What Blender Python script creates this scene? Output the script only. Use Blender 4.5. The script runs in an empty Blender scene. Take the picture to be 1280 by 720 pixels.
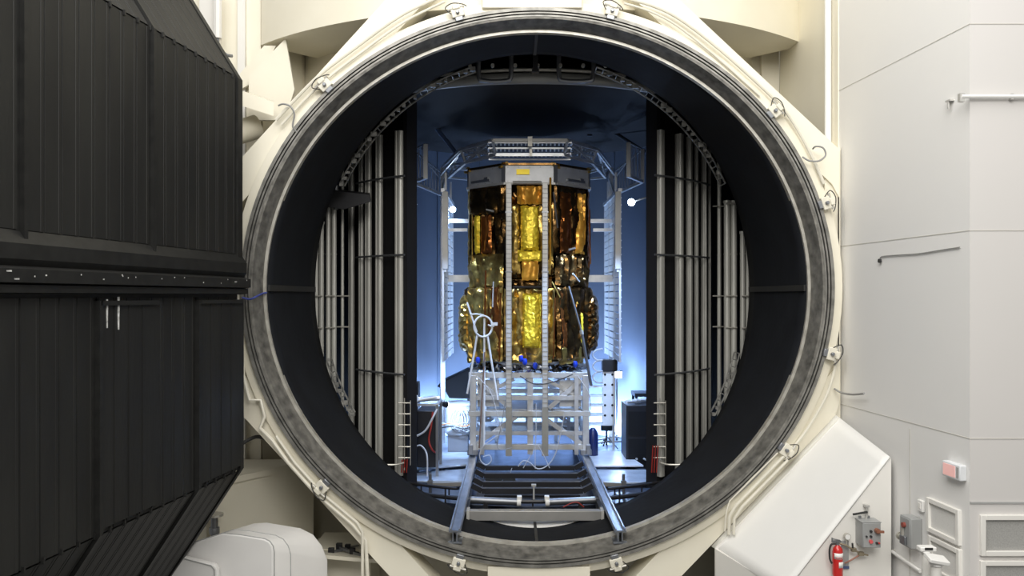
import bpy, bmesh, math, random
from mathutils import Vector, Matrix, noise

# ------------------------------------------------------------------ camera, light, exposure
scene = bpy.context.scene
COL = scene.collection
CAM_D, FOC, VX, VY, CAM_Z = 13.0, 1040.0, 640.0, 370.0, 6.0
cam_data = bpy.data.cameras.new('camera')
cam = bpy.data.objects.new('camera', cam_data)
COL.objects.link(cam)
cam.location = (0, -CAM_D, CAM_Z)
cam.rotation_euler = (math.pi / 2, 0, 0)
cam_data.sensor_width = 36.0
cam_data.lens = FOC / 1280.0 * 36.0
cam_data.shift_y = 10.0 / 1280.0
cam_data.clip_end = 200
scene.camera = cam
scene.view_settings.view_transform = 'Standard'
scene.view_settings.look = 'None'
scene.view_settings.gamma = 1.0
scene.view_settings.use_curve_mapping = False
scene.view_settings.exposure = 0.0
scene.cycles.use_denoising = True
scene.cycles.max_bounces = 8
scene.cycles.diffuse_bounces = 4
scene.cycles.glossy_bounces = 4
scene.cycles.sample_clamp_indirect = 4.0

world = bpy.data.worlds.new('hall_air')
scene.world = world
world.use_nodes = True
world.node_tree.nodes['Background'].inputs[0].default_value = (1.0, 0.985, 0.95, 1)
world.node_tree.nodes['Background'].inputs[1].default_value = 0.33


def area_light(name, loc, target, sx, sy, power, color):
    d = bpy.data.lights.new(name, 'AREA')
    d.shape = 'RECTANGLE'
    d.size, d.size_y = sx, sy
    d.energy = power
    d.color = color
    o = bpy.data.objects.new(name, d)
    COL.objects.link(o)
    o.location = loc
    o.rotation_euler = (Vector(target) - Vector(loc)).to_track_quat('-Z', 'Y').to_euler()
    return o


def point_light(name, loc, power, color, radius=0.05):
    d = bpy.data.lights.new(name, 'POINT')
    d.energy = power
    d.color = color
    d.shadow_soft_size = radius
    o = bpy.data.objects.new(name, d)
    COL.objects.link(o)
    o.location = loc
    return o


def spot_light(name, loc, target, power, color, angle, radius=0.08, blend=0.6):
    d = bpy.data.lights.new(name, 'SPOT')
    d.energy = power
    d.color = color
    d.shadow_soft_size = radius
    d.spot_size = math.radians(angle)
    d.spot_blend = blend
    o = bpy.data.objects.new(name, d)
    COL.objects.link(o)
    o.location = loc
    o.rotation_euler = (Vector(target) - Vector(loc)).to_track_quat('-Z', 'Y').to_euler()
    return o


BLUE = (0.40, 0.60, 1.0)
area_light('hall_ceiling_light', (-1.0, -8.0, 15.0), (0.0, -3.0, 3.0), 12, 8, 1450, (1.0, 0.985, 0.95))
area_light('hall_rear_light', (1.5, -17.0, 14.0), (0.6, 6.0, 6.0), 9, 5, 1480, (1.0, 0.975, 0.93))
# work lights standing on the chamber floor behind the spacecraft
area_light('floor_flood_light', (-2.3, 10.35, 2.12), (-2.6, 11.3, 3.7), 1.8, 0.4, 620, BLUE)
area_light('floor_flood_light', (3.0, 10.35, 2.12), (3.3, 11.3, 3.7), 1.8, 0.4, 760, BLUE)
area_light('floor_flood_light', (0.4, 10.9, 2.12), (0.4, 11.6, 3.7), 1.8, 0.4, 420, BLUE)
spot_light('floor_flood_light', (-0.9, 8.95, 2.6), (-1.66, 8.5, 5.4), 230, BLUE, 70)
spot_light('floor_flood_light', (1.9, 8.95, 2.6), (2.60, 8.5, 5.4), 260, BLUE, 70)


# ------------------------------------------------------------------ helpers
def W(px, py, d):
    """the place at depth d (metres in front of the camera's standpoint) seen along a photo direction"""
    return Vector(((px - VX) / FOC * d, d - CAM_D, CAM_Z - (py - VY) / FOC * d))


def srgb(r, g, b):
    f = lambda c: (c / 255 / 12.92) if c / 255 <= 0.04045 else ((c / 255 + 0.055) / 1.055) ** 2.4
    return (f(r), f(g), f(b))


MATS = {}


def mat(name, col, rough=0.5, metal=0.0, col2=None, nscale=3.0, detail=6.0, bump=0.0, bscale=30.0, lo=0.35, hi=0.65,
        emit=None, estr=0.0, stretch=(1, 1, 1), coat=0.0, rough2=None, spec=None):
    if name in MATS:
        return MATS[name]
    m = bpy.data.materials.new(name)
    m.use_nodes = True
    nt = m.node_tree
    b = nt.nodes['Principled BSDF']
    b.inputs['Base Color'].default_value = (*col, 1)
    b.inputs['Roughness'].default_value = rough
    b.inputs['Metallic'].default_value = metal
    if spec is not None:
        b.inputs['Specular IOR Level'].default_value = spec
    if coat:
        b.inputs['Coat Weight'].default_value = coat
    tc = nt.nodes.new('ShaderNodeTexCoord')
    mp = nt.nodes.new('ShaderNodeMapping')
    mp.inputs['Scale'].default_value = stretch
    nt.links.new(tc.outputs['Object'], mp.inputs['Vector'])
    if col2 is None:
        col2 = tuple(c * 0.88 for c in col)
    n = nt.nodes.new('ShaderNodeTexNoise')
    n.inputs['Scale'].default_value = nscale
    n.inputs['Detail'].default_value = detail
    nt.links.new(mp.outputs['Vector'], n.inputs['Vector'])
    r = nt.nodes.new('ShaderNodeValToRGB')
    r.color_ramp.elements[0].position = lo
    r.color_ramp.elements[1].position = hi
    r.color_ramp.elements[0].color = (*col, 1)
    r.color_ramp.elements[1].color = (*col2, 1)
    nt.links.new(n.outputs['Fac'], r.inputs['Fac'])
    nt.links.new(r.outputs['Color'], b.inputs['Base Color'])
    if rough2 is not None:
        mr = nt.nodes.new('ShaderNodeMapRange')
        mr.inputs['From Min'].default_value = lo
        mr.inputs['From Max'].default_value = hi
        mr.inputs['To Min'].default_value = rough
        mr.inputs['To Max'].default_value = rough2
        nt.links.new(n.outputs['Fac'], mr.inputs['Value'])
        nt.links.new(mr.outputs['Result'], b.inputs['Roughness'])
    if bump:
        n2 = nt.nodes.new('ShaderNodeTexNoise')
        n2.inputs['Scale'].default_value = bscale
        n2.inputs['Detail'].default_value = 4
        nt.links.new(mp.outputs['Vector'], n2.inputs['Vector'])
        bp = nt.nodes.new('ShaderNodeBump')
        bp.inputs['Strength'].default_value = bump
        bp.inputs['Distance'].default_value = 0.02
        nt.links.new(n2.outputs['Fac'], bp.inputs['Height'])
        nt.links.new(bp.outputs['Normal'], b.inputs['Normal'])
    if emit:
        b.inputs['Emission Color'].default_value = (*emit, 1)
        b.inputs['Emission Strength'].default_value = estr
    MATS[name] = m
    return m


CREAM = mat('cream_paint', (0.86, 0.815, 0.68), 0.5, col2=(0.83, 0.78, 0.64), nscale=1.2)
CREAM_PIPE = mat('cream_pipe_paint', (0.80, 0.76, 0.64), 0.4)
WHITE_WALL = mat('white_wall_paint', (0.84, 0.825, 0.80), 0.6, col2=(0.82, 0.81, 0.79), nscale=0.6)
FACING_WALL = mat('pinkish_wall_paint_dimmed', (0.655, 0.63, 0.61), 0.6, col2=(0.64, 0.62, 0.60), nscale=0.6)  # pinkish white, darkened in colour to offset strong light on the facing panel
WHITE = mat('white_paint', (0.82, 0.80, 0.755), 0.5, col2=(0.80, 0.78, 0.73), nscale=0.8)
WHITE_BRIGHT = mat('bright_white_paint', (0.86, 0.85, 0.82), 0.45, col2=(0.85, 0.84, 0.81))
SEAM = mat('seam_filler', (0.60, 0.58, 0.53), 0.7)
COVER = mat('white_cover_plastic', (0.80, 0.785, 0.76), 0.4, col2=(0.76, 0.745, 0.72), nscale=1.5)
GREY_SEAM = mat('grey_rubber_seam', (0.42, 0.42, 0.41), 0.6)
DOOR_BLACK = mat('door_black_paint', (0.017, 0.017, 0.0155), 0.55, spec=.3, col2=(0.011, 0.011, 0.0105), nscale=2.2, stretch=(1, 1, 0.25), bump=0.15, bscale=18)
DOOR_FRAME = mat('door_frame_black', (0.010, 0.010, 0.0095), 0.5, col2=(0.016, 0.016, 0.015), nscale=8, spec=.3)
PAINT_MARK = mat('white_paint_scuff', (0.75, 0.75, 0.72), 0.6, col2=(0.3, 0.3, 0.29), nscale=25)
STEEL_DIRTY = mat('stained_flange_steel', (0.24, 0.23, 0.205), 0.55, 0.35, col2=(0.07, 0.067, 0.060), nscale=6.5, detail=14, lo=0.33, hi=0.74, bump=0.2, bscale=14, rough2=0.65)
STEEL_RIM = mat('machined_rim_steel', (0.30, 0.29, 0.265), 0.45, 0.5, col2=(0.17, 0.165, 0.15), nscale=5)
SEAL = mat('black_seal_rubber', (0.02, 0.02, 0.019), 0.55)
TRIM = mat('bare_metal_trim', (0.62, 0.60, 0.54), 0.38, 0.5, col2=(0.45, 0.43, 0.38), nscale=6)
BARREL = mat('barrel_black_paint', (0.0075, 0.0085, 0.011), 0.75, spec=.22, col2=(0.011, 0.0125, 0.016), nscale=1.5, bump=0.2, bscale=8)
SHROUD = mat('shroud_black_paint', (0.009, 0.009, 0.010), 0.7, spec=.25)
BACK = mat('shroud_rear_blue_lit', (0.105, 0.123, 0.158), 0.85, spec=.15, col2=(0.088, 0.105, 0.14), nscale=0.8, stretch=(1, 1, 0.15))  # black shroud wall; the blue grey base stands in for blue lamp light
TUBE = mat('tube_aluminium', (0.58, 0.575, 0.525), 0.42, 0.35, col2=(0.47, 0.46, 0.42), nscale=2, stretch=(4, 4, 0.5))
ALU = mat('frame_aluminium', (0.74, 0.75, 0.76), 0.36, 0.7, col2=(0.62, 0.63, 0.65), nscale=5)
ALU_WHITE = mat('white_anodised_aluminium', (0.58, 0.57, 0.54), 0.42, 0.3)
ALU_DARK = mat('grey_steel', (0.30, 0.31, 0.33), 0.4, 0.8)
RAIL = mat('rail_steel', (0.42, 0.45, 0.50), 0.28, 0.9, col2=(0.25, 0.27, 0.31), nscale=9, stretch=(1, 0.2, 1))
DARK = mat('black_steel', (0.022, 0.022, 0.025), 0.42, 0.2)
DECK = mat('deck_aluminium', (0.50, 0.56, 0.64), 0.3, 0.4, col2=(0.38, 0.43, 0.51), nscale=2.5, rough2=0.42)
FLOOR_IN = mat('chamber_floor_metal', (0.10, 0.12, 0.16), 0.35, 0.6, col2=(0.05, 0.06, 0.09), nscale=3)
PANEL = mat('silver_panel', (0.66, 0.665, 0.67), 0.4, 0.35, col2=(0.56, 0.565, 0.575), nscale=4)
FOIL_DARK = mat('dark_foil', (0.27, 0.15, 0.05), 0.26, 1.0, col2=(0.09, 0.05, 0.02), nscale=4, bump=0.3, bscale=12)
FOIL_GOLD = mat('gold_foil', (0.95, 0.74, 0.06), 0.38, 0.4, col2=(0.90, 0.66, 0.04), nscale=6, bump=0.25, bscale=14)
FOIL_AMBER = mat('amber_foil', (0.98, 0.54, 0.08), 0.32, 0.5, col2=(0.80, 0.36, 0.04), nscale=6, bump=0.2, bscale=12)
FOIL_COPPER = mat('copper_foil', (0.46, 0.16, 0.04), 0.28, 0.9, col2=(0.25, 0.08, 0.02), nscale=5, bump=0.25, bscale=10)
FOIL_OLIVE = mat('olive_gold_foil', (0.78, 0.55, 0.15), 0.28, 0.9, col2=(0.34, 0.20, 0.055), nscale=5, bump=0.3, bscale=12)
CABLE_WHITE = mat('white_cable', (0.55, 0.55, 0.56), 0.5)
CABLE_GREY = mat('grey_cable', (0.30, 0.30, 0.29), 0.5)
CABLE_BLACK = mat('black_cable', (0.03, 0.03, 0.03), 0.5)
RED = mat('red_enamel', (0.62, 0.022, 0.020), 0.28, coat=0.4)
RED_HOSE = mat('red_hose', (0.33, 0.03, 0.02), 0.5)
GREY_BOX = mat('grey_enamel', (0.36, 0.365, 0.36), 0.42)
BRASS = mat('brass_valve', (0.42, 0.36, 0.26), 0.35, 0.8)
BLUE_CAP = mat('blue_cap', (0.015, 0.06, 0.62), 0.35)
LAMP = mat('lamp_lens', (1, 1, 1), 0.3, emit=(0.72, 0.86, 1.0), estr=45.0)
SIGN = mat('pale_red_sign_lens', (0.85, 0.55, 0.52), 0.3, emit=(1.0, 0.45, 0.40), estr=0.25)
BLUE_WHITE = mat('white_enamel', (0.82, 0.84, 0.86), 0.4)
MESH_GREY = mat('grey_filter_mesh', (0.42, 0.415, 0.395), 0.7, col2=(0.33, 0.325, 0.31), nscale=90, detail=2)
FLOOR_MAT = mat('hall_floor_sealant', (0.17, 0.17, 0.165), 0.5)


class MB:
    def __init__(self):
        self.bm = bmesh.new()

    def box(self, c, s, rot=None):
        c = Vector(c)
        vs = []
        for dx in (-.5, .5):
            for dy in (-.5, .5):
                for dz in (-.5, .5):
                    v = Vector((dx * s[0], dy * s[1], dz * s[2]))
                    if rot is not None:
                        v = rot @ v
                    vs.append(self.bm.verts.new(c + v))
        for f in ((0, 1, 3, 2), (4, 6, 7, 5), (0, 4, 5, 1), (2, 3, 7, 6), (0, 2, 6, 4), (1, 5, 7, 3)):
            self.bm.faces.new([vs[i] for i in f])
        return self

    def beam(self, p0, p1, w, h=None, up=(0, 0, 1)):
        h = w if h is None else h
        p0, p1 = Vector(p0), Vector(p1)
        d = (p1 - p0)
        L = d.length
        if L < 1e-6:
            return self
        d = d / L
        u = Vector(up)
        if abs(d.dot(u)) > 0.98:
            u = Vector((0, 1, 0))
        s = d.cross(u).normalized()
        u = s.cross(d).normalized()
        rot = Matrix((s, d, u)).transposed()
        return self.box((p0 + p1) / 2, (w, L, h), rot)

    def tube(self, pts, r, n=8, closed=False, cap=True):
        pts = [Vector(p) for p in pts]
        k = len(pts)
        rings = []
        ref = None
        for i, p in enumerate(pts):
            if closed:
                t = (pts[(i + 1) % k] - pts[i - 1])
            else:
                t = pts[min(i + 1, k - 1)] - pts[max(i - 1, 0)]
            t.normalize()
            if ref is None:
                ref = Vector((0, 0, 1)) if abs(t.z) < 0.9 else Vector((1, 0, 0))
            s = t.cross(ref)
            if s.length < 1e-5:
                s = t.cross(Vector((0.3, 0.5, 0.8)))
            s.normalize()
            u = s.cross(t).normalized()
            ref = u
            rings.append([self.bm.verts.new(p + (s * math.cos(a) + u * math.sin(a)) * r)
                          for a in (2 * math.pi * j / n for j in range(n))])
        for i in range(k if closed else k - 1):
            a, b = rings[i], rings[(i + 1) % k]
            for j in range(n):
                self.bm.faces.new((a[j], a[(j + 1) % n], b[(j + 1) % n], b[j]))
        if cap and not closed:
            self.bm.faces.new(rings[0][::-1])
            self.bm.faces.new(rings[-1])
        return self

    def cyl(self, p0, p1, r, n=12, r2=None):
        p0, p1 = Vector(p0), Vector(p1)
        r2 = r if r2 is None else r2
        d = (p1 - p0).normalized()
        ref = Vector((0, 0, 1)) if abs(d.z) < 0.9 else Vector((1, 0, 0))
        s = d.cross(ref).normalized()
        u = s.cross(d)
        A = [self.bm.verts.new(p0 + (s * math.cos(2 * math.pi * j / n) + u * math.sin(2 * math.pi * j / n)) * r) for j in range(n)]
        B = [self.bm.verts.new(p1 + (s * math.cos(2 * math.pi * j / n) + u * math.sin(2 * math.pi * j / n)) * r2) for j in range(n)]
        for j in range(n):
            self.bm.faces.new((A[j], A[(j + 1) % n], B[(j + 1) % n], B[j]))
        self.bm.faces.new(A[::-1])
        self.bm.faces.new(B)
        return self

    def lathe(self, c, prof, n=20, axis='z'):
        """closed solid of revolution about a vertical (or y) axis through c; prof = [(r, h), ...]"""
        c = Vector(c)
        rings = []
        for r, h in prof:
            ring = []
            for j in range(n):
                a = 2 * math.pi * j / n
                if axis == 'z':
                    ring.append(self.bm.verts.new(c + Vector((r * math.cos(a), r * math.sin(a), h))))
                else:
                    ring.append(self.bm.verts.new(c + Vector((r * math.cos(a), h, r * math.sin(a)))))
            rings.append(ring)
        for a, b in zip(rings, rings[1:]):
            for j in range(n):
                self.bm.faces.new((a[j], a[(j + 1) % n], b[(j + 1) % n], b[j]))
        self.bm.faces.new(rings[0][::-1])
        self.bm.faces.new(rings[-1])
        return self

    def prism(self, pts, ext):
        pts = [Vector(p) for p in pts]
        ext = Vector(ext)
        A = [self.bm.verts.new(p) for p in pts]
        B = [self.bm.verts.new(p + ext) for p in pts]
        n = len(pts)
        self.bm.faces.new(A[::-1])
        self.bm.faces.new(B)
        for j in range(n):
            self.bm.faces.new((A[j], A[(j + 1) % n], B[(j + 1) % n], B[j]))
        return self

    def loft(self, A, B):
        """solid between two outlines with the same number of points"""
        a = [self.bm.verts.new(Vector(p)) for p in A]
        b = [self.bm.verts.new(Vector(p)) for p in B]
        n = len(a)
        self.bm.faces.new(a[::-1])
        self.bm.faces.new(b)
        for j in range(n):
            self.bm.faces.new((a[j], a[(j + 1) % n], b[(j + 1) % n], b[j]))
        return self

    def grid(self, rows, closed_u=False):
        g = [[self.bm.verts.new(Vector(p)) for p in r] for r in rows]
        for a, b in zip(g, g[1:]):
            m = len(a)
            for j in range(m if closed_u else m - 1):
                self.bm.faces.new((a[j], a[(j + 1) % m], b[(j + 1) % m], b[j]))
        return self

    def build(self, name, m, parent=None, smooth=True, bevel=0.0, solid=0.0, loc=None, seg=2):
        bmesh.ops.recalc_face_normals(self.bm, faces=self.bm.faces[:])
        me = bpy.data.meshes.new(name)
        self.bm.to_mesh(me)
        self.bm.free()
        if smooth:
            me.shade_smooth()
            me.set_sharp_from_angle(angle=math.radians(36))
        me.materials.append(m)
        o = bpy.data.objects.new(name, me)
        COL.objects.link(o)
        if parent is not None:
            o.parent = parent
            o.matrix_parent_inverse = Matrix.Translation(parent.location).inverted() if parent.type == 'EMPTY' else Matrix()
        if solid:
            md = o.modifiers.new('thickness', 'SOLIDIFY')
            md.thickness = solid
            md.offset = 0
        if bevel:
            md = o.modifiers.new('edges', 'BEVEL')
            md.width = bevel
            md.segments = seg
            md.limit_method = 'ANGLE'
            md.angle_limit = math.radians(40)
        return o


def tag(o, label, cat, group=None, kind=None):
    o['label'] = label
    o['category'] = cat
    if group:
        o['group'] = group
    if kind:
        o['kind'] = kind
    return o


def thing(name, loc, label, cat, group=None):
    o = bpy.data.objects.new(name, None)
    o.empty_display_size = 0.2
    COL.objects.link(o)
    o.location = loc
    return tag(o, label, cat, group)


def struct(o):
    o['kind'] = 'structure'
    return o


def copy_thing(src, loc, label, rot=None):
    r = src.copy()
    COL.objects.link(r)
    r.location = loc
    if rot is not None:
        r.rotation_euler = rot
    r['label'] = label
    for ch in list(src.children):
        c = ch.copy()
        COL.objects.link(c)
        c.parent = r
        for g in list(ch.children):
            q = g.copy()
            COL.objects.link(q)
            q.parent = c
    return r


def smooth_path(pts, n=6):
    """Catmull-Rom through the points"""
    P = [Vector(p) for p in pts]
    out = []
    for i in range(len(P) - 1):
        p0, p1, p2, p3 = P[max(i - 1, 0)], P[i], P[i + 1], P[min(i + 2, len(P) - 1)]
        for k in range(n):
            t = k / n
            out.append(0.5 * ((2 * p1) + (p2 - p0) * t + (2 * p0 - 5 * p1 + 4 * p2 - p3) * t * t + (3 * p1 - p0 - 3 * p2 + p3) * t ** 3))
    out.append(P[-1])
    return out


CX, CZ = 0.40, 6.13          # axis of the chamber's round mouth
VCY = 7.5                    # plan centre of the upright vessel (y)
EK = 0.943                   # mouth height over width


def ell(r, a, y, k=EK):
    return Vector((CX + r * math.cos(a), y, CZ + r * k * math.sin(a)))

# ------------------------------------------------------------------ the hall (setting)
PI = math.pi
m = MB(); m.box((0, 2, -0.05), (26, 40, 0.1)); struct(m.build('floor', FLOOR_MAT))

# white side wall, slightly splayed, then turning to face the hall
CORN_D = 10.03
def wall_x(d):
    return 5.225 + 0.09 * (13.3 - d)
CORN_X = wall_x(CORN_D)
m = MB()
m.prism([(5.225, 0.3, 0), (CORN_X, CORN_D - 13, 0), (CORN_X + .2, CORN_D - 13 + .02, 0), (5.45, 0.3, 0)], (0, 0, 14))
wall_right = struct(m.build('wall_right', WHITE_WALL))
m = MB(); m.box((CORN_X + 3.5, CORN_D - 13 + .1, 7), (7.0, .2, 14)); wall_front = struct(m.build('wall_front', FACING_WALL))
m = MB(); m.box((5.335, 1.75, 7), (.25, 2.9, 14)); struct(m.build('wall_right_rear', CREAM))
m = MB(); m.cyl((5.15, .56, 0), (5.15, .56, 14), .055, 12); struct(m.build('trim_1', WHITE_BRIGHT))
# panel joints of the white wall
m = MB()
for z in (9.28, 6.79, 4.28):
    m.box((CORN_X + 3.5, CORN_D - 13 - .002, z), (7, .006, .011))
o = m.build('joint', SEAM, wall_front); o['kind'] = 'structure'
m = MB(); m.box((CORN_X + 3.5, CORN_D - 13 - .006, 3.51), (7, .016, .022)); o = m.build('joint', GREY_SEAM, wall_front); o['kind'] = 'structure'
m = MB()
for z in (9.28, 6.79, 4.28):
    m.beam((5.225 - .001, .3, z), (CORN_X - .001, CORN_D - 13, z),   .006, .010)
for d in (11.3,):
    m.beam((wall_x(d) - .001, d - 13, 0), (wall_x(d) - .001, d - 13, 4.2), .006, .016, up=(0, 1, 0))
o = m.build('joint', SEAM, wall_right); o['kind'] = 'structure'
# cream walls behind the mouth of the vessel
m = MB(); m.box((5.03, 3.3, 7), (.34, .2, 14)); m.box((4.86, 3.42, 11.6), (.68, .2, 4.6)); struct(m.build('wall_back', CREAM))
m = MB(); m.box((-7.15, 2.5, 7), (5.0, .2, 14)); struct(m.build('wall_back_left', CREAM))
m = MB()
m.prism([(-4.62, 2.42, 0), (-4.12, 3.3, 0), (-4.12, 3.6, 0), (-4.72, 2.6, 0)], (0, 0, 14))
struct(m.build('wall_left_reveal', CREAM))
m = MB(); m.box((-5.55, 2.32, 8.5), (.34, .2, 11)); m.box((-4.98, 2.36, 8.5), (.14, .12, 11)); struct(m.build('trim_2', WHITE))

# ------------------------------------------------------------------ vacuum chamber
RV = 5.85
def saddle_y(x, R=RV):
    return VCY - math.sqrt(max(R * R - (x - CX) ** 2, 0.01))
chamber = thing('vacuum_chamber', (CX, 0, 0), 'huge round steel mouth of the vacuum chamber with a black lined barrel', 'vacuum chamber')
N = 144
ANG = [2 * PI * i / N for i in range(N)]
def mouth(prof, name, mt, smooth=True):
    m = MB()
    m.grid([[ell(r, a, y) for a in ANG] for r, y in prof], closed_u=True)
    return m.build(name, mt, chamber, smooth)
mouth([(4.50, -.005), (4.46, .0), (4.41, .16), (4.375, .34)], 'flange_face', STEEL_DIRTY)
mouth([(4.635, .3), (4.635, -.03), (4.585, -.03), (4.585, .02)], 'outer_rim', STEEL_RIM)
mouth([(4.585, .02), (4.565, .02)], 'seal', SEAL)
mouth([(4.565, .02), (4.565, -.02), (4.54, -.02), (4.54, .02)], 'middle_rim', STEEL_RIM)
mouth([(4.54, .02), (4.52, .02)], 'seal', SEAL)
mouth([(4.52, .02), (4.52, -.01), (4.495, -.01)], 'inner_rim', STEEL_RIM)
mouth([(4.385, .34), (4.385, .31), (4.335, .31), (4.335, .42)], 'silver_lip', TRIM)
m = MB()
rows = [[] for _ in range(9)]
RB = 4.36; KB = 4.155 / 4.36
for a in ANG:
    x = CX + RB * math.cos(a)
    ys = saddle_y(x)
    for k in range(9):
        rows[k].append(Vector((x, .36 + (ys - .36) * k / 8, CZ + RB * KB * math.sin(a))))
m.grid(rows, closed_u=True)
barrel = m.build('barrel', BARREL, chamber, solid=.06)
# joints that run into the barrel at the quarter points
for a in (0, PI, PI / 2, -PI / 2):
    m = MB()
    p = ell(RB - .035, a, .40, KB); q = Vector((p.x, saddle_y(p.x) - .03, p.z))
    if abs(math.cos(a)) < .5:
        m.beam(p, q, .05, .05)
    else:
        m.beam(p, q, .05, .10)
    m.build('barrel_joint', SEAL, chamber)
# upright vessel: black inside, cream outside, with the mouth cut through
def vessel_shell(R, name, mt, z0, z1, half_front=False):
    m = MB()
    na, nz = 240, 80
    vs = {}
    for i in range(na):
        a = 2 * PI * i / na
        for k in range(nz + 1):
            vs[i, k] = Vector((CX + R * math.sin(a), VCY - R * math.cos(a), z0 + (z1 - z0) * k / nz))
    bv = {}
    def V(i, k):
        if (i, k) not in bv:
            bv[i, k] = m.bm.verts.new(vs[i, k])
        return bv[i, k]
    for i in range(na):
        for k in range(nz):
            q = [(i, k), ((i + 1) % na, k), ((i + 1) % na, k + 1), (i, k + 1)]
            if all(vs[j].y < VCY for j in q):
                if any(((vs[j].x - CX) / (RB - .02)) ** 2 + ((vs[j].z - CZ) / (RB * KB - .02)) ** 2 < 1 for j in q):
                    continue
            elif half_front:
                continue
            m.bm.faces.new([V(*j) for j in q])
    return m.build(name, mt, chamber)
vessel_shell(5.90, 'vessel_lining', SHROUD, 1.0, 12.6)
vessel_shell(6.00, 'vessel_wall', CREAM, 0.0, 13.8, True)
m = MB(); m.cyl((CX, VCY, 12.6), (CX, VCY, 12.8), 5.95, 96); m.build('vessel_top', SHROUD, chamber)
m = MB(); m.cyl((CX, VCY, 1.0), (CX, VCY, 1.2), 5.95, 96); m.build('vessel_bottom', SHROUD, chamber)
# bright clips along the far edge of the barrel
def edge_trim(a0, a1, n, seed):
    rnd = random.Random(seed)
    m = MB()
    pts = []
    for i in range(n + 1):
        a = a0 + (a1 - a0) * i / n
        x = CX + (RB - .06) * math.cos(a)
        pts.append(Vector((x, saddle_y(x) + .10, CZ + (RB - .06) * KB * math.sin(a))))
    m.tube(pts, .016, 6)
    pts2 = [p + (Vector((CX, p.y, CZ)) - p).normalized() * .06 + Vector((0, .16, 0)) for p in pts]
    m.tube(pts2, .018, 6)
    for p, q in zip(pts, pts2):
        m.beam(p, q, .018, .018)
        if rnd.random() < .6:
            m.box(p * .5 + q * .5 + Vector((0, -.05, 0)), (.05 + .06 * rnd.random(), .08, .04 + .05 * rnd.random()))
    return m.build('edge_trim', mat('dull_clip_metal', (.40, .39, .36), .45, .5, col2=(.15, .15, .14), nscale=7), chamber)
edge_trim(math.radians(105), math.radians(150), 26, 1)
edge_trim(math.radians(30), math.radians(75), 26, 2)
edge_trim(math.radians(200), math.radians(216), 9, 3)
edge_trim(math.radians(-36), math.radians(-18), 9, 4)

# header pipes and posts above the shroud, inside the vessel
for i, (xa, xb) in enumerate(((-.62, -.02), (.88, 1.52))):
    y = 2.55
    m = MB()
    m.tube(smooth_path([(xa, y, 10.6), (xa, y, 10.12), (xa + .1, y, 10.02), (xb - .1, y, 10.02), (xb, y, 10.12), (xb, y, 10.6)], 4), .045, 8)
    tag(m.build('bent_pipe', ALU_DARK), ['grey bent pipe hanging under the chamber top, nearer the black door', 'grey bent pipe hanging under the chamber top, nearer the white wall'][i], 'pipe', 'bent pipes under the chamber top')
m = MB(); m.box((.43, 2.3, 10.37), (.09, .12, .46)); m.box((.43, 2.3, 10.13), (.13, .16, .05)); m.build('hanger_post', DARK, chamber)
for i in range(8):
    x = -1.2 + .42 * i
    m = MB(); m.cyl((x, 2.42, 10.28), (x, 2.50, 10.28), .035, 8); m.build('bolt', TRIM, chamber)

# ------------------------------------------------------------------ cream frame that carries the mouth
frame = thing('support_frame', (CX, .2, 0), 'cream painted steel frame of diagonal beams around the round mouth', 'frame')
m = MB()
prof = [(4.63, .5), (4.63, .06), (4.66, .05), (4.80, .09), (4.815, .14), (4.815, .5)]
m.grid([[ell(r, a, y) for a in ANG] for r, y in prof], closed_u=True)
m.build('collar', CREAM, frame)
def diag(a, t0, t1, r0=4.30, r1=4.86):
    n = Vector((math.cos(a), 0, math.sin(a)))
    t = Vector((-math.sin(a), 0, math.cos(a)))
    c = Vector((CX, .15, CZ))
    # the outline, cut where it would pass under the barrel
    pts = []
    k = 40
    inner = []
    for i in range(k + 1):
        s = t0 + (t1 - t0) * i / k
        rr = r0
        # keep clear of the mouth
        while True:
            p = c + n * rr + t * s
            if ((p.x - CX) / 4.64) ** 2 + ((p.z - CZ) / (4.64 * EK)) ** 2 > 1 or rr > r1:
                break
            rr += .02
        inner.append(c + n * rr + t * s)
    pts = [c + n * r1 + t * (t0 + (t1 - t0) * i / k) for i in range(k + 1)] + inner[::-1]
    for p in pts:
        p.x = min(p.x, 5.17)
    m = MB(); m.prism(pts, (0, .5, 0))
    return m.build('diagonal_beam', CREAM, frame, smooth=False)
AL = math.atan2(178, 195)
diag(PI - math.atan2(178, 195), -7.4, 3.2, 4.36, 4.84)   # upper, door side
diag(math.atan2(155, 145), -4.7, 7.4, 4.38, 4.86)
diag(PI + math.atan2(110, 120), -3.0, 6.0, 4.34, 4.80)
diag(-math.atan2(50, 52), -6.0, 4.4, 4.28, 4.80)
m = MB(); m.box((5.085, .40, 6.15), (.25, .4, 4.4)); m.build('side_plate', CREAM, frame)
m = MB(); m.box((.315, .35, 11.45), (1.57, .7, 1.9)); m.build('top_block', CREAM, frame, bevel=.015)
m = MB(); m.box((.42, .30, .89), (1.60, .6, 1.76)); m.build('bottom_block', CREAM, frame, bevel=.015)

# curved band of the upright vessel above the mouth
m = MB()
R1, R0 = 7.2, 5.95
rows = []
na = 48
A = [math.radians(-44.3 + 88.6 * i / na) for i in range(na + 1)]
for R, z in ((R0, 10.63), (R1, 10.63), (R1, 14.0), (R0, 14.0)):
    rows.append([Vector((CX + R * math.sin(a), VCY - R * math.cos(a), z)) for a in A])
m.grid(rows + [rows[0]])
for idx in (0, na):
    vv = [m.bm.verts.new(rows[k][idx]) for k in range(4)]
    m.bm.faces.new(vv)
tag(m.build('ring_girder', CREAM), 'curved cream band of the vessel above the round mouth', 'girder')

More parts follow.
